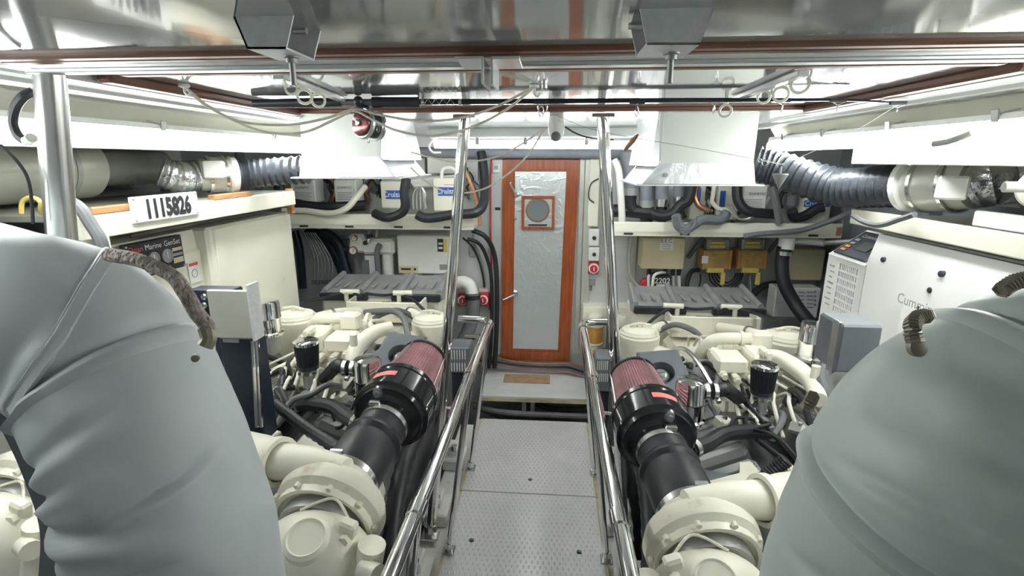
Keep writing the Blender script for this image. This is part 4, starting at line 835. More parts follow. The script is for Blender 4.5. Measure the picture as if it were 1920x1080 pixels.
# ================================================================ bulkhead, port half
def tray(name, label, u0, u1, v0, v1, tags_):
    T = thing('equipment_tray', label, 'shelf', P((u0 + u1) / 2, v1, 3.15))
    x0, x1, z0, z1 = rect(u0, v0, u1, v1, 3.15)
    g = G(); g.box(((x0 + x1) / 2, 3.16, (z0 + z1) / 2), (x1 - x0, .02, z1 - z0), None, .004); g.done('front_board', 'ivory', T)
    g = G(); g.box(((x0 + x1) / 2, 3.35, z0 + .02), (x1 - x0, .40, .02)); g.done('base_board', 'ivory', T)
    for u in tags_: q = P(u, v1 - 4, 3.148); g = G(); g.box((q.x, 3.148, z0 + .016), (.055, .004, .012)); g.done('name_tag', 'ink', T)
    return T, x0, x1, z0, z1
T1, ax0, ax1, az0, az1 = tray('', 'cream equipment tray along the bulkhead left of the wooden door', 531, 888, 402, 430, (570, 655, 747, 840))
T2, bx0, bx1, bz0, bz1 = tray('', 'cream equipment tray along the bulkhead right of the wooden door', 1148, 1580, 418, 445, (1178, 1284, 1407, 1525))
g = G(); q = P(1573, 434, 3.147); g.box((q.x, 3.147, q.z), (.03, .004, .05)); g.done('worn_patch', 'wood_plain', T2)
def wbox(name, label, u0, v0, u1, v1, y, d, m, lab=None, cat='box', bev=.006):
    t = thing(name, label, cat, P((u0 + u1) / 2, v1, y)); g = G(); r = pbox(g, u0, v0, u1, v1, y, d, bev); g.done('body', m, t)
    return t, r
def mark(t, u0, v0, u1, v1, y, m, name='label_plate'): g = G(); pbox(g, u0, v0, u1, v1, y - .003, .003, 0); return g.done(name, m, t)
for i, (u0, v0, u1, v1, lab) in enumerate([(545, 337, 591, 380, 'white air-conditioning control box at the outer end of the port tray'), (627, 337, 668, 384, 'white air-conditioning control box behind the pale sweeping hose')]):
    t, r = wbox('control_box', lab, u0, v0, u1, v1, 3.30, .14, 'white')
    text('DOMETIC', P((u0 + u1) / 2 - 2, v0 + 15, 3.297), .022, 'ink', t)
    for k in range(4): mark(t, u0 + 6, v0 + 24 + k * 4, u1 - 8 - 3 * (k % 2), v0 + 25 + k * 4, 3.299, 'ink_grey', 'printed_line')
    for k in range(7): mark(t, u0 + 4 + k * 5.5, v0 + 1, u0 + 6 + k * 5.5, v0 + 7, 3.3, 'white', 'vent_rib')
for i, (u0, v0, u1, v1, lab) in enumerate([(714, 340, 756, 391, 'cream pump relay box with a blue label beside the black riser hose'), (812, 334, 858, 396, 'cream pump relay box with a blue label behind the port stanchion')]):
    t, r = wbox('relay_box', lab, u0, v0, u1, v1, 3.27, .15, 'ivory')
    mark(t, u0 + 9, v0 + 17, u1, v0 + 33, 3.27, 'blue_label'); text('Cruisair', P((u0 + u1) / 2 + 4, v0 + 25, 3.266), .05, 'white', t, bold=.015, squash=.9)
    if i: mark(t, u0 + 20, v0 + 12, u0 + 40, v0 + 13, 3.27, 'red_ink', 'printed_line')
def hose_thing(name, label, pts, r, m, cat='hose', rr=None, n=10, clips=()):
    g = G(); g.tube(pp(pts), r, n, 8, rr=rr); o = tag(g.done(name, m), label, cat)
    for (u, v, y, ax) in clips: g = G(); g.band(P(u, v, y), ax, r, .02, .004); put(g.done('hose_clip', 'steel'), o)
    return o
hose_thing('insulated_hose', 'fat dark insulated hose lying along the port tray', [(522, 340, 3.2), (527, 365, 3.2), (545, 380, 3.2), (590, 388, 3.2), (640, 388, 3.2), (685, 385, 3.25)], .035, 'black_rubber')
hose_thing('pale_hose', 'pale cream hose sweeping up over the dark insulated hose', [(530, 395, 3.14), (570, 395, 3.14), (620, 400, 3.12), (650, 390, 3.10), (668, 370, 3.12), (685, 350, 3.2)], .019, 'cream')
hose_thing('riser_hose', 'black riser hose hooked in front of the blue-labelled relay box', [(762, 335, 3.1), (758, 360, 3.08), (760, 385, 3.07), (752, 400, 3.07), (725, 408, 3.08), (702, 400, 3.12)], .028, 'black_rubber')
hose_thing('insulated_hose', 'black hose running along the port tray front towards the door', [(782, 402, 3.10), (795, 408, 3.10), (815, 408, 3.105), (850, 402, 3.105), (893, 398, 3.11), (908, 375, 3.2), (908, 330, 3.3), (902, 285, 3.35)], .03, 'black_rubber')
hose_thing('insulated_hose', 'grey insulated riser beside the door frame above the port tray', [(905, 296, 3.46), (904, 330, 3.44), (910, 360, 3.42), (902, 390, 3.40)], .030, 'insul')
hose_thing('brown_pipe', 'copper-brown pipe leaning behind the port stanchion', [(872, 320, 3.33), (885, 350, 3.33), (897, 390, 3.33), (900, 422, 3.33)], .012, 'wood_plain', 'pipe')
W = thing('wiring_loom', 'tangle of dark cables behind the relay boxes of the port tray', 'wiring', P(700, 400, 3.4))
rnd = random.Random(4)
for i in range(26):
    u = rnd.choice((605, 612, 690, 695, 700, 872)) + rnd.uniform(-12, 12); p = [(u + rnd.uniform(-8, 8), 305 + rnd.uniform(0, 30), 3.50)]
    for k in range(4): p.append((p[-1][0] + rnd.uniform(-14, 14), p[0][1] + (k + 1) * rnd.uniform(12, 14.5), rnd.uniform(3.475, 3.53)))
    g = G(); g.tube(pp(p), rnd.choice((.006, .008, .012)), 6, 4); g.done('cable', rnd.choice(('black_rubber', 'grey_hose', 'black_plastic', 'white', 'charcoal', 'copper')), W)
W = thing('pipe_manifold', 'pale pipework looping above the port tray between the relay boxes', 'pipes', P(790, 390, 3.42))
for i in range(4): g = G(); g.tube(pp([(770 + i * 2, 340 + i * 3, 3.44), (800, 336 + i * 4, 3.44), (855, 330 + i * 5, 3.445)]), .012, 8); g.done('pipe', 'white', W)
for i in range(4): g = G(); g.tube(pp([(775 + i * 7, 392, 3.36), (776 + i * 6, 365, 3.36), (786 + i * 2, 352, 3.36), (797 - i, 362, 3.36), (796 + i, 390, 3.36)]), .008, 8); g.done('bent_tube', 'alu', W)
g = G(); g.tube(pp([(828, 335, 3.3), (830, 318, 3.3), (842, 314, 3.3), (854, 320, 3.3), (856, 335, 3.3)]), .012, 8); g.done('bent_tube', 'white', W)
t, r = wbox('junction_box', 'grey junction box above the port tray near the stanchion', 800, 290, 858, 326, 3.44, .1, 'grey_box')
t, r = wbox('junction_box', 'pale junction box above the port tray, half hidden by the aluminium plenum', 762, 283, 797, 326, 3.46, .08, 'ic_grey')
g = G(); g.tube([(-1.2, 3.42, 1.70), (1.3, 3.42, 1.69)], .035, 14, 1); tag(g.done('overhead_pipe', 'insul'), 'grey insulated pipe across the bulkhead above the door', 'pipe')
# filter unit
F = thing('fuel_filter_unit', 'white twin fuel filter unit with a pressure gauge on the bulkhead', 'fuel filter', P(690, 520, 3.4))
for u0, u1, v0 in ((683, 705, 478), (714, 736, 458)):
    x0, x1, z0, z1 = rect(u0, v0, u1, 524, 3.40); g = G(); g.lathe(((x0 + x1) / 2, 3.42, z0), (0, 0, 1), [((x1 - x0) / 2 * .9, 0), ((x1 - x0) / 2, .01), ((x1 - x0) / 2, z1 - z0)], 22); g.done('filter_bowl', 'white_gloss', F)
x0, x1, z0, z1 = rect(677, 448, 738, 478, 3.36); g = G(); g.box(((x0 + x1) / 2, 3.42, (z0 + z1) / 2), (x1 - x0, .13, z1 - z0), None, .02); g.done('head', 'white', F)
g = G(); pbox(g, 652, 440, 684, 475, 3.36, .10, .02); g.done('valve_block', 'white', F)
g = G(); pbox(g, 679, 488, 691, 522, 3.36, .02, .003); g.done('sight_glass', 'glass_dark', F)
for (u, v, r_) in ((662, 470, .028), (664, 447, .02)):
    q = P(u, v, 3.345); g = G(); g.lathe(q, (0, -1, 0), [(r_, -.02), (r_, .006), (r_ * .85, .008), (r_ * .85, .004), (.002, .004)], 20); gd = g.done('gauge', 'copper', F); g = G(); g.lathe(q, (0, -1, 0), [(r_ * .84, .003), (r_ * .84, .0055)], 20); g.done('gauge_face', 'white', gd)
    g = G(); g.box(q + V((.005, -.0065, .005)), (.004, .001, r_), (0, 35, 0)); g.done('needle', 'red_ink', gd)
g = G(); g.tube(pp([(712, 458, 3.33), (707, 470, 3.33), (708, 500, 3.33), (710, 524, 3.33)]), .018, 10); g.done('drain_hose', 'charcoal', F)
for (u, v) in ((650, 452), (648, 468), (686, 455), (693, 443)): q = P(u, v, 3.34); g = G(); g.cyl(q + V((0, .04, 0)), q + V((0, -.02, 0)), .014, None, 10); g.done('valve_knob', 'black_plastic', F)
g = G(); g.tube(pp([(690, 430, 3.38), (693, 440, 3.36), (690, 455, 3.35)]), .016, 8); g.tube(pp([(708, 430, 3.38), (705, 445, 3.36)]), .016, 8); g.done('feed_pipe', 'steel', F)
t, r = wbox('electrical_cabinet', 'white wall cabinet with a small tan nameplate behind the port stanchion', 745, 442, 848, 514, 3.38, .16, 'white', bev=.008)
mark(t, 748, 499, 784, 512, 3.38, 'beige', 'nameplate'); mark(t, 752, 503, 770, 506, 3.377, 'ink', 'printed_line'); mark(t, 776, 503, 780, 507, 3.377, 'ink', 'printed_line')
mark(t, 820, 448, 831, 472, 3.38, 'ink', 'warning_label'); mark(t, 832, 449, 838, 473, 3.38, 'yellow', 'warning_label'); mark(t, 824, 496, 842, 506, 3.38, 'grey_metal', 'vent'); 
for k in range(2): mark(t, 822, 455 + k * 8, 830, 459 + k * 8, 3.377, 'white', 'printed_line')
t, r = wbox('socket_box', 'small white socket box below the white wall cabinet', 814, 514, 850, 548, 3.40, .10, 'white'); q = P(825, 527, 3.39); g = G(); g.lathe(q, (0, -1, 0), [(.025, -.01), (.025, .008), (.015, .01)], 16); g.done('socket', 'black_plastic', t)
t, r = wbox('pump_head', 'cream pump head under the wall cabinet', 752, 516, 786, 528, 3.36, .1, 'cream', bev=.015)
for u in (757, 780): q = P(u, 521, 3.355); g = G(); g.cyl(q, q + V((0, .05, 0)), .014, None, 10); g.done('bolt_head', 'cream', t)
# white elbow and hoses by the door
Eb = thing('drain_pipe', 'white plastic elbow with a fat grey hose next to the port stanchion', 'pipe', P(860, 660, 3.3))
g = G(); g.tube(pp([(858, 531, 3.44), (868, 529, 3.43), (880, 535, 3.42), (886, 552, 3.42)]), .045, 16); g.done('elbow', 'white', Eb)
g = G(); g.tube(pp([(886, 550, 3.42), (887, 585, 3.40), (878, 620, 3.36), (862, 650, 3.30), (850, 680, 3.25)]), .048, 16); g.done('hose', 'grey_hose', Eb)
g = G(); g.band(P(886, 556, 3.42), (0, 0, 1), .049, .03, .006); g.done('clamp', 'black_plastic', Eb)
for i, (u, v, y, lab) in enumerate(((906, 562, 3.5, 'red rotary switch low on the bulkhead left of the door'), (868, 563, 3.46, 'red rotary switch half hidden behind the port stanchion'), (1113, 503, 3.5, 'red rotary switch on the bulkhead right of the door'))):
    t = thing('rotary_switch', lab, 'switch', P(u, v + 10, y)); g = G(); pbox(g, u - 10, v - 12, u + 10, v + 11, y, .05, .004); g.done('body', 'red', t); q = P(u, v, y)
    g = G(); g.lathe(q, (0, -1, 0), [(.036, -.01), (.036, .012), (.028, .014), (.002, .014)], 24); g.done('bezel', 'redwhite', t)
    g = G(); g.lathe(q, (0, -1, 0), [(.026, .012), (.026, .02), (.002, .021)], 20); kn = g.done('knob', 'red', t)
    g = G(); g.box(q + V((0, -.026, 0)), (.008, .012, .03), None, .003); g.done('pointer', 'redwhite', kn)
mk = thing('switch_label', 'small white label above the red switch left of the door', 'label', P(905, 545, 3.54)); g = G(); pbox(g, 898, 542, 914, 548, 3.54, .01, 0); g.done('plate', 'white', mk)
for i, (pts, r_, lab) in enumerate((
    ([(885, 432, 3.40), (908, 442, 3.42), (923, 465, 3.46), (930, 500, 3.48), (932, 570, 3.48), (930, 640, 3.46), (927, 690, 3.44)], .017, 'outermost black cable bending down beside the door frame'),
    ([(876, 448, 3.42), (897, 456, 3.44), (911, 479, 3.48), (921, 520, 3.49), (922, 600, 3.49), (917, 690, 3.46)], .013, 'slimmer black cable inside the bend beside the door frame'),
    ([(868, 446, 3.46), (886, 464, 3.5), (899, 492, 3.52), (906, 520, 3.53), (908, 538, 3.54)], .007, 'thin black wire under the cable bend beside the door frame'))):
    hose_thing('door_cable', lab, pts, r_, 'black_rubber', 'cable')
hose_thing('fuel_line', 'thin red line running down beside the thermostat', [(922, 292, 3.53), (920, 340, 3.53), (920, 420, 3.53), (921, 500, 3.53), (918, 580, 3.53)], .006, 'red', 'pipe')
t, r = wbox('thermostat', 'small white thermostat with a grey screen left of the door', 923, 306, 937, 325, 3.52, .02, 'white'); mark(t, 926, 310, 934, 318, 3.52, 'ic_grey', 'screen')
t, r = wbox('wall_tag', 'small black tag on the strip left of the door', 928, 389, 938, 394, 3.53, .008, 'ink')
hose_thing('steel_bar', 'short horizontal steel tube behind the port handrail end', [(872, 632, 3.22), (900, 632, 3.22)], .02, 'chrome', 'pipe')
g = G(); pbox(g, 884, 440, 888, 470, 3.5, .03); pbox(g, 880, 458, 892, 482, 3.52, .01); t = tag(g.done('wall_bracket', 'grey_metal'), 'grey steel bracket under the door end of the port tray', 'bracket')
Wd = thing('cable_run', 'bundle of cables crossing the bulkhead below the door', 'cables', P(985, 690, 3.5))
for i in range(5): g = G(); g.tube(pp([(880, 668 + i * 3, 3.50), (930, 672 + i * 3, 3.49), (975, 680 + i * 2.5, 3.48), (1030, 683 + i * 2.5, 3.48), (1065, 681 + i * 4, 3.47), (1095, 690 + i * 4, 3.45)]), .009, 8); g.done('cable', ('copper', 'charcoal', 'black_rubber', 'grey_hose', 'pleat')[i], Wd)

# ================================================================ bulkhead, starboard half
for i, (u, v0, v1, r_, lab) in enumerate(((1180, 285, 365, .055, 'fattest grey insulated riser beside the starboard stanchion'), (1211, 338, 388, .042, 'grey insulated riser next to the fattest one'), (1241, 338, 386, .042, 'grey insulated riser with a steel clip beside the white hose'), (1275, 336, 381, .040, 'grey insulated riser with a steel clip beside the black hose loop'))):
    t = thing('insulated_riser', lab, 'pipe', P(u, v1, 3.3)); g = G(); a = P(u, v0, 3.32); b = P(u, v1, 3.32); g.tube([a, b], r_, 16, 1); g.done('lagging', 'insul', t)
    g = G(); g.band(b + V((0, 0, .02)), (0, 0, 1), r_, .045, .003); g.done('clip', 'steel' if i > 1 else 'ic_grey', t)
    g = G(); g.tube([b, b + V((0, 0, -.06)), b + V((.02, 0, -.10))], r_ * .85, 12); g.done('lower_end', 'black_rubber', t)
hose_thing('white_hose', 'white hose slanting down in front of the fattest riser', [(1152, 300, 3.26), (1160, 318, 3.24), (1163, 350, 3.23), (1166, 400, 3.23), (1166, 415, 3.24)], .022, 'white')
hose_thing('white_hose', 'thin white pipe with a valve hanging beside the blue-and-white box', [(1340, 345, 3.28), (1337, 365, 3.26), (1336, 380, 3.26), (1350, 392, 3.26), (1372, 392, 3.27)], .014, 'cream')
for i, (pts, r_, m, lab) in enumerate((
    ([(1150, 395, 3.32), (1175, 395, 3.32), (1205, 398, 3.31), (1225, 400, 3.30)], .042, 'black_rubber', 'fat black hose lying at the inner end of the starboard tray'),
    ([(1220, 400, 3.22), (1240, 405, 3.21), (1262, 400, 3.20), (1275, 385, 3.20), (1290, 375, 3.20), (1297, 345, 3.22)], .033, 'black_rubber', 'black hose rising in an S from the starboard tray'),
    ([(1268, 405, 3.12), (1272, 422, 3.08), (1285, 430, 3.07), (1300, 422, 3.08), (1318, 412, 3.1), (1350, 412, 3.12), (1362, 400, 3.15)], .030, 'charcoal', 'dark hose hanging over the front of the starboard tray'),
    ([(1382, 345, 3.22), (1384, 375, 3.2), (1400, 395, 3.18), (1430, 400, 3.18), (1455, 402, 3.2)], .030, 'black_rubber', 'black hose curving under the white control box on the starboard tray'),
    ([(1310, 345, 3.25), (1303, 365, 3.22), (1310, 385, 3.2), (1330, 395, 3.2)], .018, 'copper', 'brown rubber hose between the black hoses of the starboard tray'),
    ([(1447, 350, 3.12), (1455, 380, 3.12), (1461, 418, 3.14)], .022, 'grey_hose', 'grey-brown upright hose hanging below the lead sinker'))):
    hose_thing('tray_hose', lab, pts, r_, m)
W = thing('wiring_loom', 'tangle of cables behind the hoses of the starboard tray', 'wiring', P(1350, 410, 3.4))
for i in range(30):
    u = rnd.choice((1195, 1230, 1300, 1310, 1330, 1360, 1375, 1470)) + rnd.uniform(-12, 12); p = [(u, 325 + rnd.uniform(0, 25), 3.52)]
    for k in range(4): p.append((p[-1][0] + rnd.uniform(-12, 14), p[0][1] + (k + 1) * rnd.uniform(13, 16), rnd.uniform(3.505, 3.53)))
    g = G(); g.tube(pp(p), rnd.choice((.006, .008, .012)), 6, 4); g.done('cable', rnd.choice(('black_rubber', 'grey_hose', 'black_plastic', 'white', 'charcoal')), W)
for k in range(5): g = G(); g.tube(pp([(1262 + k * 2, 405, 3.02), (1268 + k * 2, 424 + k * 2, 3.02), (1285, 431 + k * 2.2, 3.02), (1302 - k, 424 + k, 3.02), (1306, 405, 3.03)]), .006, 6); g.done('coiled_cable', 'grey_hose', W)
for k in range(4): g = G(); g.tube(pp([(1362 + k * 3, 385, 3.11), (1378 + k * 3, 405 + k * 2, 3.11), (1400 + k * 3, 414 - k * 2, 3.11), (1412, 408, 3.12)]), .006, 6); g.done('coiled_cable', 'alu', W)
t, r = wbox('control_box', 'white air-conditioning control box on the starboard tray below the aluminium plenum', 1393, 346, 1438, 398, 3.24, .14, 'white')
text('DOMETIC', P(1420, 364, 3.237), .022, 'ink', t)
for k in range(5): mark(t, 1397, 374 + k * 4, 1430 - 3 * (k % 2), 375 + k * 4, 3.239, 'ink_grey', 'printed_line')
t, r = wbox('relay_box', 'cream pump relay box with a blue stripe under the black ribbed duct', 1508, 356, 1558, 420, 3.26, .14, 'ivory')
mark(t, 1508, 376, 1556, 388, 3.26, 'blue_label'); text('Cruisair', P(1530, 382, 3.255), .04, 'white', t, bold=.015)
t, r = wbox('relay_box', 'cream relay box deep behind the starboard tray hoses', 1295, 342, 1322, 412, 3.42, .06, 'ivory'); mark(t, 1306, 352, 1314, 378, 3.42, 'blue_label')
t, r = wbox('relay_box', 'cream relay box with a blue stripe behind the thin white pipe', 1345, 350, 1385, 412, 3.44, .05, 'ivory'); mark(t, 1350, 358, 1360, 388, 3.44, 'blue_label')
t, r = wbox('strainer', 'dark strainer with a steel band left of the blue-striped relay box', 1480, 358, 1502, 395, 3.28, .10, 'charcoal', bev=.03); 
hose_thing('tray_hose', 'black hose curling round the dark strainer', [(1485, 395, 3.2), (1490, 408, 3.215), (1510, 404, 3.215), (1530, 392, 3.21), (1545, 388, 3.20)], .03, 'black_rubber')
hose_thing('grey_conduit', 'grey conduit slanting along the front of the starboard tray', [(1395, 443, 3.12), (1430, 438, 3.11), (1500, 432, 3.1), (1555, 415, 3.05), (1590, 400, 3.0), (1610, 385, 2.9)], .016, 'grey_hose', 'conduit')
for i, (u0, v0, u1, v1, lab) in enumerate(((1104, 430, 1124, 462, 'upper white breaker box right of the door'), (1104, 464, 1124, 490, 'lower white breaker box above the red switch right of the door'))):
    t, r = wbox('breaker_box', lab, u0, v0, u1, v1, 3.48, .07, 'white')
    q = P((u0 + u1) / 2, (v0 + v1) / 2, 3.475); g = G(); g.lathe(q, (0, -1, 0), [(.013, -.01), (.013, .006), (.006, .009)], 12); g.done('lock', 'black_plastic', t)
t, r = wbox('cable_trunking', 'narrow white trunking above the breaker boxes right of the door', 1104, 297, 1124, 425, 3.49, .06, 'ivory')
t, r = wbox('key_plate', 'small grey plate with keys below the red switch', 1095, 523, 1116, 536, 3.53, .01, 'grey_metal'); g = G(); q = P(1108, 540, 3.52); g.box(q, (.012, .004, .04), None, .001); g.done('key', 'steel', t)
hose_thing('thin_wire', 'thin black wire looping beside the trunking right of the door', [(1122, 335, 3.48), (1108, 345, 3.47), (1104, 370, 3.47), (1114, 380, 3.47)], .004, 'black_rubber', 'wire')
t, r = wbox('wall_panel', 'shiny steel sheet on the bulkhead right of the door', 1090, 440, 1190, 612, 3.535, .012, 'wall_grey', bev=.002)
t, r = wbox('electrical_box', 'beige steel box with a white printed label under the starboard tray', 1204, 446, 1284, 505, 3.36, .16, 'beige', bev=.006)
mark(t, 1238, 447, 1263, 469, 3.36, 'white'); text('E.E.C.', P(1251, 452, 3.354), .034, 'ink', t)
for k in range(3): mark(t, 1242, 458 + k * 4, 1258, 459 + k * 4, 3.355, 'ink_grey', 'printed_line')
for k, u in enumerate((1217, 1247, 1262, 1273)):
    q = P(u, 508, 3.42); g = G(); g.cyl(q + V((0, 0, .02)), q + V((0, 0, -.03)), .014, None, 10); g.done('cable_gland', 'black_plastic', t)
for k, pts in enumerate(([(1217, 510, 3.42), (1216, 530, 3.40), (1218, 555, 3.37)], [(1247, 511, 3.41), (1236, 512, 3.35), (1226, 518, 3.34), (1223, 540, 3.34)], [(1262, 510, 3.42), (1262, 535, 3.42), (1262, 555, 3.4)], [(1273, 510, 3.42), (1274, 535, 3.42), (1280, 555, 3.4)])):
    hose_thing('box_cable', ('first', 'second', 'third', 'fourth')[k] + ' pale cable under the beige box counting from the door', pts, .010, 'white', 'cable')
hose_thing('wall_cable', 'grey cable dropping from the starboard tray left of the beige box', [(1183, 445, 3.5), (1180, 480, 3.5), (1182, 515, 3.49), (1195, 535, 3.47), (1222, 552, 3.42)], .009, 'grey_box', 'cable')
t, r = wbox('counter', 'black counter with white digits below the beige box', 1227, 518, 1258, 553, 3.37, .14, 'black_plastic'); text('2202', P(1242, 527, 3.366), .052, 'white', t, bold=.02); mark(t, 1230, 533, 1254, 549, 3.37, 'redwhite'); mark(t, 1231, 537, 1252, 540, 3.367, 'red_ink', 'printed_line')
q = P(1210, 530, 3.45); g = G(); g.lathe(q, (0, -1, 0), [(.03, -.03), (.03, .02), (.02, .03)], 14); tag(g.done('pull_switch', 'red'), 'dark red pull switch left of the black counter', 'switch')
hose_thing('black_hose', 'black corrugated hose arching beside the black counter', [(1287, 556, 3.40), (1288, 532, 3.42), (1296, 510, 3.44), (1311, 506, 3.46)], .016, 'black_rubber', rr=corr)
hose_thing('thin_wire', 'thin black wire dropping beside the amber relay boxes', [(1313, 514, 3.42), (1313, 530, 3.42), (1304, 553, 3.42)], .005, 'black_rubber', 'wire')
for i, (u0, lab) in enumerate(((1320, 'amber relay box with a white sticker right of the beige box'), (1386, 'amber relay box beside the fat black drain hose'))):
    t, r = wbox('amber_relay', lab, u0, 470, u0 + 50, 505, 3.40, .12, 'amber_box', bev=.006)
    g = G(); pbox(g, u0 + 6, 447, u0 + 50, 470, 3.43, .08, .01); g.done('terminal_cover', 'grey_metal', t)
    g = G(); pbox(g, u0 + 14, 453, u0 + 40, 458, 3.41, .02, .004); g.done('yellow_bar', 'yellow', t); g = G(); pbox(g, u0 + 12, 460, u0 + 42, 466, 3.405, .02, .008); g.done('yellow_bar', 'yellow', t)
    g = G(); pbox(g, u0 + 6, 503, u0 + 38, 512, 3.395, .04, .004); g.done('yellow_base', 'yellow', t)
    g = G(); pbox(g, u0 - 2, 470, u0 + 2, 505, 3.39, .14, .001); g.done('cover_edge', 'amber', t); g = G(); pbox(g, u0 + 48, 470, u0 + 52, 505, 3.39, .14, .001); g.done('cover_edge', 'amber', t)
    if i == 0: mark(t, u0 - 4, 480, u0 + 8, 494, 3.388, 'white', 'sticker')
    g = G(); pbox(g, u0 + 32, 512, u0 + 40, 535, 3.385, .02, .004); g.done('yellow_plug', 'yellow', t)
for k in range(4): hose_thing('relay_cable', 'black cable looping between the two amber relay boxes', [(1330 + k * 4.5, 512, 3.43), (1335 + k * 5, 530 - k * 2.5, 3.44), (1362, 548 - k * 6, 3.44), (1386 - k * 3.5, 530 - k * 2.5, 3.44), (1393 - k * 4.5, 512, 3.43)], .006, 'black_rubber', 'cable')
for o in [o for o in bpy.data.objects if o.name.startswith('relay_cable')]: o['group'] = 'cables looping below the amber relay boxes'
hose_thing('steel_bar', 'upright steel bar below the second amber relay box', [(1404, 515, 3.45), (1406, 552, 3.45)], .014, 'steel', 'bar')
t, r = wbox('beige_panel', 'flat beige box behind the fat black drain hose', 1477, 468, 1545, 526, 3.42, .1, 'beige')
t, r = wbox('vented_panel', 'white vented charger panel behind the fat black drain hose', 1452, 540, 1536, 596, 3.30, .12, 'white')
for k in range(5):
    for j in range(2): mark(t, 1497 + j * 16, 547 + k * 7, 1508 + j * 16, 549 + k * 7, 3.3, 'ink_grey', 'printed_line')
for k in range(4): q = P(1528, 547 + k * 8, 3.296); g = G(); g.lathe(q, (0, -1, 0), [(.008, 0), (.006, .005)], 10); g.done('lamp', 'ink_grey', t)
Dh = thing('drain_hose', 'fat black drain hose falling from a white elbow towards the white louvred generator', 'hose', P(1530, 620, 2.9))
g = G(); g.tube(pp([(1471, 462, 3.2), (1466, 490, 3.2), (1470, 530, 3.16), (1492, 572, 3.1), (1515, 602, 3.0), (1532, 625, 2.9)]), .040, 14); g.done('hose', 'black_rubber', Dh)
g = G(); g.tube(pp([(1476, 445, 3.2), (1475, 455, 3.2), (1473, 466, 3.2)]), .047, 14); g.done('elbow', 'white', Dh); g = G(); g.band(P(1471, 474, 3.2), (0, 0, 1), .041, .025, .004); g.done('clamp', 'steel', Dh)
g = G(); g.tube(pp([(1480, 450, 3.22), (1510, 452, 3.22), (1545, 455, 3.22)]), .022, 12); tag(g.done('white_pipe', 'white'), 'white horizontal pipe under the outer end of the starboard tray', 'pipe')
g = G(); g.tube(pp([(1545, 455, 3.2), (1570, 454, 3.15), (1600, 452, 3.1)]), .016, 10); tag(g.done('grey_pipe', 'grey_metal'), 'grey pipe running from the white pipe to the starboard hull', 'pipe')
hose_thing('black_hose', 'black hose running behind the beige flat box', [(1405, 560, 3.46), (1425, 540, 3.46), (1446, 533, 3.46), (1472, 535, 3.46)], .024, 'black_rubber')
for k, (u, v) in enumerate(((1290, 470), (1345, 440), (1440, 460))): g = G(); g.tube(pp([(u + 30, v - 25, 3.5), (u, v + 14, 3.5)]), .014, 8, 1); tag(g.done('wall_rod', 'charcoal'), 'dark rod slanting on the bulkhead %s' % ('between the beige box and the amber box', 'above the first amber box', 'right of the second amber box')[k], 'rod')
# racor style filters beside the step
for i, (u, lab) in enumerate(((1116, 'fuel separator with an amber bowl beside the starboard handrail'), (1170, 'fuel separator with an amber bowl behind the starboard stanchion'))):
    t = thing('fuel_separator', lab, 'fuel filter', P(u, 660, 3.35)); x = P(u, 620, 3.36).x; z0 = P(u, 655, 3.36).z; zz = P(u, 590, 3.36).z; h = zz - z0
    g = G(); g.lathe((x, 3.36, z0), (0, 0, 1), [(.05, 0), (.053, .01), (.053, h * .22)], 22); g.done('base_cup', 'cream', t)
    g = G(); g.lathe((x, 3.36, z0 + h * .2), (0, 0, 1), [(.049, 0), (.052, h * .2), (.049, h * .5)], 22); g.done('bowl', 'amber', t)
    g = G(); g.lathe((x, 3.36, z0 + h * .68), (0, 0, 1), [(.055, 0), (.06, .01), (.06, h * .22), (.045, h * .32)], 22); g.done('head', 'cream', t)
    g = G(); g.box((x, 3.485, z0 + h * .55), (.17, .13, h * 1.2), None, .004); g.done('back_plate', 'cream', t)
    g = G(); g.ring((x, 3.36, z0 + h * .18), (0, 0, 1), .056, .006, 6, 20); g.done('retaining_ring', 'grey_metal', t)
    if i == 0:
        g = G(); pbox(g, 1109, 656, 1132, 663, 3.28, .01, .001); g.done('valve_tag', 'yellow', t); mark(t, 1118, 658, 1123, 661, 3.279, 'ink', 'printed_line')
        q = P(1115, 675, 3.34); g = G(); g.lathe(q, (0, 0, 1), [(.035, -.05), (.042, -.04), (.042, .04), (.02, .07)], 16); g.done('spin_on_filter', 'red', t)
for s, (u0, v0, u1, v1, y, lab) in enumerate(((842, 652, 880, 700, 2.45, 'port'), (1116, 672, 1146, 735, 2.52, 'starboard'))):
    t, r = wbox('terminal_box', 'black box with white printed slots outside the %s handrail' % lab, u0, v0, u1, v1, y, .14, 'charcoal', bev=.006)
    for k in range(6):
        for j in range(2): um = u0 + 4 + k * (u1 - u0 - 8) / 6; mark(t, um, v0 + 5 + j * 24, um + 1.6, v0 + 22 + j * 22, y, 'white', 'printed_slot')
    g = G(); x0, x1, z0, z1 = r; g.box(((x0 + x1) / 2, y + .07, z0 - .12), ((x1 - x0) * .9, .1, .24), None, .01); g.done('lower_case', 'black_plastic', t)
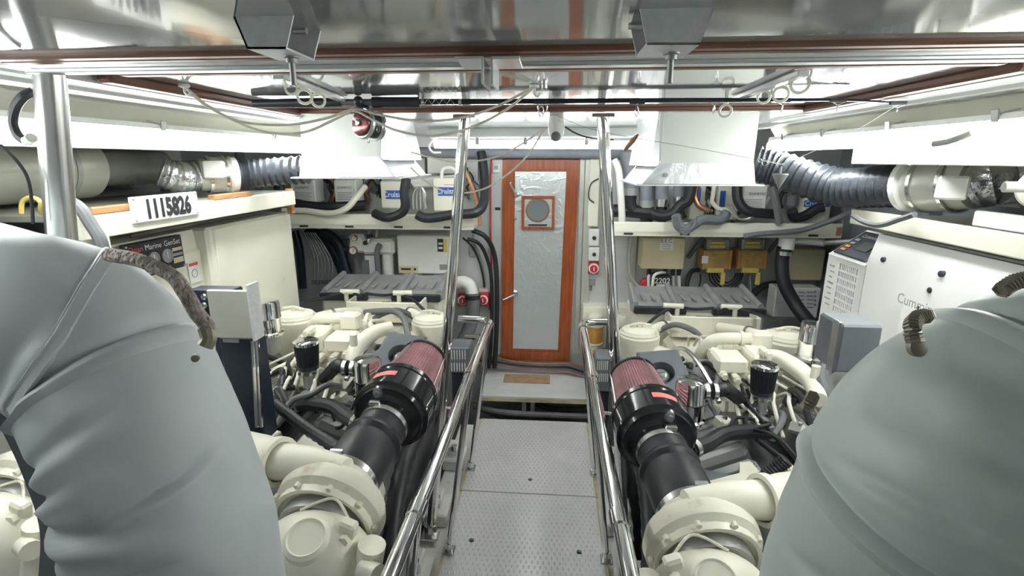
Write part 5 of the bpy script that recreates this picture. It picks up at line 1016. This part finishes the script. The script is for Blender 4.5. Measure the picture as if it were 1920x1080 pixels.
# ================================================================ overhead
# plenum boxes
for s in (-1, 1):
    lab = 'white aluminium air plenum box hanging over the %s' % ('port tray, beside the fishing reel' if s < 0 else 'starboard tray')
    B = thing('plenum_box', lab, 'duct box', P(660 if s < 0 else 1310, 330, 2.2))
    yf, yb = 2.02, 2.50
    if s < 0: ft = [P(562, 215, yf), P(713, 215, yf)]; fb = [P(566, 300, yf), P(713, 300, yf)]; xo = P(768, 215, yb).x
    else: ft = [P(1238, 215, yf), P(1424, 217, yf)]; fb = [P(1236, 312, yf), P(1412, 312, yf)]; xo = P(1216, 215, yb).x
    xl, xr = min(ft[0].x, fb[0].x), max(ft[1].x, fb[1].x); zb = (fb[0].z + fb[1].z) / 2; zt = CZ + .005
    A = [V((ft[0].x, yf, zt)), V((ft[1].x, yf, zt)), V((ft[1].x if s < 0 else xr, yb, zt)), V((ft[0].x, yb, zt))]
    Bq = [V((fb[0].x, yf, zb)), V((fb[1].x, yf, zb)), V((fb[1].x, yb, zb)), V((fb[0].x, yb, zb))]
    g = G(); g.hexa(Bq, A); g.done('box', 'plenum', B)
    ix = fb[1].x if s < 0 else fb[0].x; d = -1 if s > 0 else 1
    g = G(); g.hexa([V((ix - d * .004, yf - .003, zb)), V((ix + d * .03, yf + .02, zb)), V((ix + d * .045, yb, zb)), V((ix - d * .004, yb, zb))], [V((ix - d * .004, yf - .003, zt)), V((ix + d * .012, yf + .02, zt)), V((ix + d * .012, yb, zt)), V((ix - d * .004, yb, zt))]); g.done('side_panel', 'alu', B)
    zc = zb - .065
    g = G(); x0, x1 = fb[0].x, fb[1].x; x0 -= .012; x1 += .012
    if s < 0: x1 += .05
    else: x0 -= .05
    g.hexa([V((x0, yf - .01, zc)), V((x1, yf - .01, zc)), V((x1, yb, zc)), V((x0, yb, zc))], [V((fb[0].x, yf - .004, zb + .012)), V((fb[1].x, yf - .004, zb + .012)), V((fb[1].x, yb, zb + .012)), V((fb[0].x, yb, zb + .012))]); g.done('tape_skirt', 'alu_tape', B)
    g = G(); g.box(((x0 + x1) / 2, (yf + yb) / 2 - .01, zc - .004), (x1 - x0 + .05, yb - yf + .05, .006), None, .001); g.done('bottom_flange', 'plenum', B)
    if s > 0: q = P(1248, 328, yf - .01); g = G(); g.lathe(q, (0, -1, 0), [(.010, -.01), (.008, .004)], 12); g.done('bolt', 'steel', B)
# tapered ceiling brackets
for s, (u0, u1, w0, w1, vt, vb, uf) in enumerate(((437, 550, 463, 536, 30, 92, 578), (1200, 1340, 1213, 1312, 15, 84, 1196))):
    B = thing('ceiling_bracket', 'galvanised tapered ceiling bracket with a hanging bolt %s' % ('next to the thick corner pole side' if s == 0 else 'over the starboard handrail'), 'bracket', PZ((u0 + u1) / 2, vt, CZ))
    if s == 0: B['label'] = 'galvanised tapered ceiling bracket with a hanging bolt over the port engine'
    y0 = PZ((u0 + u1) / 2, vt, CZ).y; ln = .075
    A = [P(u0, vt, y0), P(u1, vt, y0)]; b = [P(w0, vb, y0), P(w1, vb, y0)]; th = .0025
    for q in A: q.z = CZ
    zb = (b[0].z + b[1].z) / 2
    dy = V((0, ln, 0))
    g = G(); g.hexa([A[0], A[1], b[1], b[0]], [q + V((0, th, 0)) for q in (A[0], A[1], b[1], b[0])]); g.done('front_plate', 'galv', B)
    g = G(); g.hexa([q + dy for q in (A[0], A[1], b[1], b[0])], [q + dy - V((0, th, 0)) for q in (A[0], A[1], b[1], b[0])]); g.done('rear_plate', 'galv', B)
    g = G(); e = V((0, 0, th)); g.hexa([b[0], b[1], b[1] + dy, b[0] + dy], [q + e for q in (b[0], b[1], b[1] + dy, b[0] + dy)]); g.done('bottom_plate', 'galv', B)
    k0, k1 = (0, 0) if s == 0 else (1, 1)
    g = G(); ex = V((th if s == 0 else -th, 0, 0)); g.hexa([A[k0], b[k0], b[k0] + dy, A[k0] + dy], [q + ex for q in (A[k0], b[k0], b[k0] + dy, A[k0] + dy)]); g.done('side_plate', 'galv', B)
    m = (b[0] + b[1]) / 2 + V((.008, ln * .6, 0)); g = G(); g.lathe(m, (0, 0, -1), [(.010, -.002), (.010, .002), (.007, .003), (.007, .008), (.0038, .008), (.0038, .035)], 14); g.done('bolt', 'lead', B)
    g = G(); g.lathe((A[1 - k0] + b[1 - k0]) / 2 + V((.0, ln * .5, .01)), (1, 0, 0), [(.004, -.012), (.004, .004)], 8); g.done('screw', 'steel', B)
# L brackets on the beam
for i, (u, sx) in enumerate(((887, 1), (952, -1))):
    q = PZ(u, 118, CZ - .02)
    B = thing('angle_bracket', 'white painted angle bracket on the beam, its upright on the %s' % ('starboard edge' if sx > 0 else 'port edge'), 'bracket', q)
    g = G(); g.box(q + V((0, .0, .0)), (.042, .085, .004), None, .0005); g.done('plate', 'ceil_white', B)
    g = G(); g.box(q + V((sx * .020, .0, -.018)), (.004, .085, .036), None, .0005); g.done('upright', 'ceil_white', B)
# rod rails with rings
def rod_ring(u, v, y, label, rr_=.018):
    q = P(u, v, y); t = thing('rod_ring', label, 'ring', q + V((0, 0, .02)))
    g = G(); g.lathe(q, (.45 if u < 960 else -.45, -1, 0), [(rr_ * .68, -.005), (rr_, -.005), (rr_, .005), (rr_ * .68, .005)], 28, None, False); g.done('hoop', 'plastic_ring', t)
    g = G(); g.box(q + V((.0, 0, rr_ + .012)), (.012, .010, .03), None, .002); g.done('stem', 'plastic_ring', t)
for s, (a, b, lab) in enumerate((((520, 142), (645, 188), 'white slotted rail on the ceiling over the reel end of the rod'), ((1508, 136), (1378, 186), 'white slotted rail on the ceiling over the tip end of the rod'))):
    p0, p1 = PZ(*a, CZ - .004), PZ(*b, CZ - .004); d = p1 - p0; rt = Matrix.Rotation(math.atan2(d.y, d.x), 3, 'Z'); g = G(); g.box((p0 + p1) / 2, (d.length, .022, .012), rt, .002); tag(g.done('rod_rail', 'ceil_white'), lab, 'rail')
rod_ring(546, 166, 1.12, 'pale plastic rod ring nearest the wooden beam over the rod handle', .014)
rod_ring(571, 181, 1.18, 'pale plastic rod ring round the rod handle'); rod_ring(597, 188, 1.26, 'pale plastic rod ring round the rod handle, nearer the reel')
rod_ring(1432, 182, 1.40, 'pale half-open plastic rod ring towards the rod tip', .017); rod_ring(1464, 177, 1.30, 'pale plastic rod ring next to the half-open one', .019); rod_ring(1500, 158, 1.22, 'largest pale plastic rod ring at the beam end of its rail', .021)
rod_ring(1360, 208, 1.55, 'pale plastic rod ring hanging in front of the starboard plenum box', .019)
# fishing rod
yr = 1.45; Rd = thing('fishing_rod', 'black fishing rod with a dark red reel slung under the ceiling', 'fishing rod', P(680, 205, yr))
g = G(); g.tube([P(476, 194, yr), P(560, 193, yr), P(640, 192, yr)], [.011, .0125, .0125, .0115], 14, 4); g.done('rear_grip', 'black_plastic', Rd)
g = G(); g.tube([P(640, 192, yr), P(700, 192, yr)], .009, 12, 1); g.done('reel_seat', 'charcoal', Rd)
g = G(); g.tube([P(699, 192, yr), P(788, 192, yr)], .0145, 16, 1); g.done('fore_grip', 'black_plastic', Rd)
g = G(); g.tube([P(788, 191, yr), P(1000, 190, yr), P(1250, 188, yr), P(1500, 187, yr), P(1600, 188, yr), P(1688, 193, yr)], [.008, .007, .006, .0045, .003, .002], 10, 6); g.done('blank', 'black_gloss', Rd)
for u in (790, 860): g = G(); g.tube([P(u, 191, yr), P(u + 6, 191, yr)], .0085, 12, 1); g.done('trim_ring', 'steel', Rd)
for k in range(8): g = G(); q = P(800 + k * 7, 191, yr); g.ring(q, (1, .0, .8 if k % 2 else -.8), .0085, .0008, 5, 14); g.done('thread_wrap', 'alu', Rd)
for u, r_ in ((1015, .014), (1195, .013), (1340, .011), (1468, .009), (1572, .007), (1684, .004)):
    v = 190 if u < 1250 else 188; q = P(u, v, yr) if u < 1600 else P(u, 193, yr)
    g = G(); g.tube([q + V((-.02, 0, 0)), q + V((.02, 0, 0))], .0075 if u < 1250 else .005, 10, 1); gd = g.done('guide_whipping', 'black_plastic', Rd)
    g = G(); g.ring(q + V((0, 0, -.012 - r_)), (1, -.5, 0), r_, .0015, 6, 18); g.tube([q + V((-.015, 0, -.004)), q + V((0, 0, -.012))], .0012, 5, 1); g.tube([q + V((.015, 0, -.004)), q + V((0, 0, -.012))], .0012, 5, 1); g.done('guide', 'steel', gd)
q = P(668, 216, yr - .02); ax = V((-.45, -1, -.15)).normalized()
ax = V((-.5, -.85, .1)).normalized()
rc = P(685, 232, yr)
g = G(); g.lathe(rc, ax, [(.038, -.045), (.041, -.042), (.041, -.036), (.036, -.034), (.034, -.004), (.042, .0), (.043, .008), (.040, .012)], 30); rl_ = g.done('reel_frame', 'alu', Rd)
g = G(); g.lathe(rc + ax * .013, ax, [(.036, -.004), (.036, .004), (.030, .008), (.002, .009)], 28); g.done('side_plate', 'reel', rl_)
g = G(); g.lathe(rc + ax * .022, ax, [(.009, -.004), (.009, .006), (.004, .008)], 14); g.done('drag_knob', 'steel', rl_)
g = G(); g.lathe(rc - ax * .016, ax, [(.0365, -.014), (.0365, .014)], 24); g.done('spool', 'black_plastic', rl_)
g = G(); g.box(rc + V((-.006, .0, .038)), (.04, .02, .03), (0, 20, 0), .006); g.ball(P(672, 190, yr - .015), .014, 12, 8); g.done('reel_foot', 'black_plastic', rl_)
for k in range(3): t = R(200 + k * 70); x, y, _ = basis(ax); g = G(); g.ring(rc - ax * .01 + (x * math.cos(t) + y * math.sin(t)) * .045, ax, .006, .0012, 5, 12); g.done('frame_lug', 'steel', rl_)
# line and sinker
Ln = thing('fishing_line', 'thin fishing line from the rod tip to a cone lead sinker', 'fishing line', P(1461, 330, 1.45))
def cord(par, name, pts, r, m, n=6): g = G(); g.tube(pts, r, n, 8); return g.done(name, m, par)
cord(Ln, 'line', [P(1684, 196, 1.45), P(1600, 247, 1.45), P(1500, 295, 1.45), P(1464, 308, 1.45)], .0009, 'white', 5)
cord(Ln, 'line', [P(1464, 308, 1.45), P(1430, 301, 1.45)], .0014, 'white', 5); cord(Ln, 'line', [P(1425, 300, 1.45), P(1300, 277, 1.45), P(1120, 245, 1.45), P(1030, 210, 1.45)], .0006, 'charcoal', 5)
g = G(); g.ring(P(1434, 305, 1.45), (0, 1, 0), .0075, .0012, 6, 18); g.ring(P(1425, 301, 1.45), (0, 1, .3), .004, .001, 6, 14); g.done('swivel_ring', 'steel', Ln)
q = P(1462, 336, 1.45); g = G(); g.lathe(q, (0, 0, 1), [(.001, -.026), (.020, .012), (.019, .0145), (.002, .015)], 20); g.tube([q + V((0, 0, .014)), q + V((0, 0, .034))], .002, 6, 1); g.done('sinker', 'lead', Ln)
g = G(); hq = P(1017, 212, 1.43)
for k in (-1, 1): g.tube([hq + V((k * .013, 0, .018)), hq + V((k * .010, 0, .005)), hq, hq + V((-k * .005, 0, -.006))], .0014, 6)
g.done('lure_hook', 'steel', Ln)
# hooks and cords
h1 = PZ(345, 160, CZ); h2 = PZ(1002, 162, CZ); h3 = PZ(1020, 162, CZ)
for q, lab in ((h1, 'white ceiling hook holding the slack cords over the port engine'), (h2, 'double white ceiling hook near the dome camera')):
    t = thing('ceiling_hook', lab, 'hook', q); g = G(); g.lathe(q, (0, 0, -1), [(.012, -.003), (.012, .003), (.006, .005)], 14); g.done('base', 'white', t); g = G(); g.tube([q, q + V((0, 0, -.015)), q + V((.008, 0, -.022)), q + V((.014, 0, -.014))], .003, 8); g.done('hook', 'white', t)
q = h3; t = thing('ceiling_screw', 'steel screw eye beside the double ceiling hook', 'hook', q); g = G(); g.lathe(q, (0, 0, -1), [(.008, -.003), (.008, .004), (.004, .008)], 12); g.done('head', 'steel', t)
Cs = thing('slack_cord', 'pair of pale cords looping from ceiling hook to ceiling hook over the fishing reel', 'cord', h1)
cord(Cs, 'cord', [h1, P(385, 195, 1.25), P(450, 228, 1.32), P(540, 234, 1.38), P(610, 222, 1.40), P(665, 205, 1.40), P(710, 215, 1.40), P(780, 226, 1.40), P(860, 222, 1.38), P(930, 200, 1.34), h2], .0032, 'rope')
cord(Cs, 'cord', [h1, P(375, 190, 1.22), P(430, 222, 1.30), P(500, 248, 1.36), P(570, 248, 1.38), P(640, 218, 1.39), P(665, 208, 1.39), P(700, 225, 1.38), P(745, 245, 1.38), P(810, 255, 1.38), P(880, 240, 1.36), P(950, 205, 1.32), h2], .0032, 'rope')
hc = P(1022, 240, 2.0)
Cs = thing('slack_cord', 'pair of pale cords sagging from the dome camera to the port plenum box', 'cord', hc)
cord(Cs, 'cord', [hc, P(970, 275, 2.0), P(920, 297, 2.0), P(860, 304, 2.0), P(815, 297, 2.0), P(770, 285, 2.0)], .0038, 'rope'); cord(Cs, 'cord', [hc, P(990, 290, 2.0), P(950, 328, 2.0), P(905, 355, 2.0), P(850, 362, 2.0), P(805, 345, 2.0), P(770, 314, 2.0)], .0038, 'rope')
Dc = thing('dome_camera', 'white oval dome camera on the ceiling in front of the far tube', 'camera', P(1043, 225, 2.1))
q = P(1043, 240, 2.1); g = G(); g.ball(q, (.033, .03, .048), 20, 12); g.done('body', 'white', Dc); g = G(); g.box((q.x, q.y, CZ - .012), (.055, .05, .05), None, .012); g.done('mount', 'white', Dc)
q = P(1042, 256, 2.065); g = G(); g.ball(q, (.019, .014, .019), 16, 10); g.done('lens_dome', 'charcoal', Dc)
cord(Dc, 'cable', [P(1060, 238, 2.1), P(1080, 250, 2.15), P(1105, 258, 2.2), P(1150, 262, 2.3)], .003, 'black_rubber')
g = G(); g.tube(pp([(1196, 252, 2.3), (1187, 263, 2.32), (1179, 272, 2.34), (1171, 282, 2.36)]), [.004, .012, .012, .008], 10); tag(g.done('cable_splice', 'copper'), 'taped brown cable splice beside the starboard plenum box', 'cable')
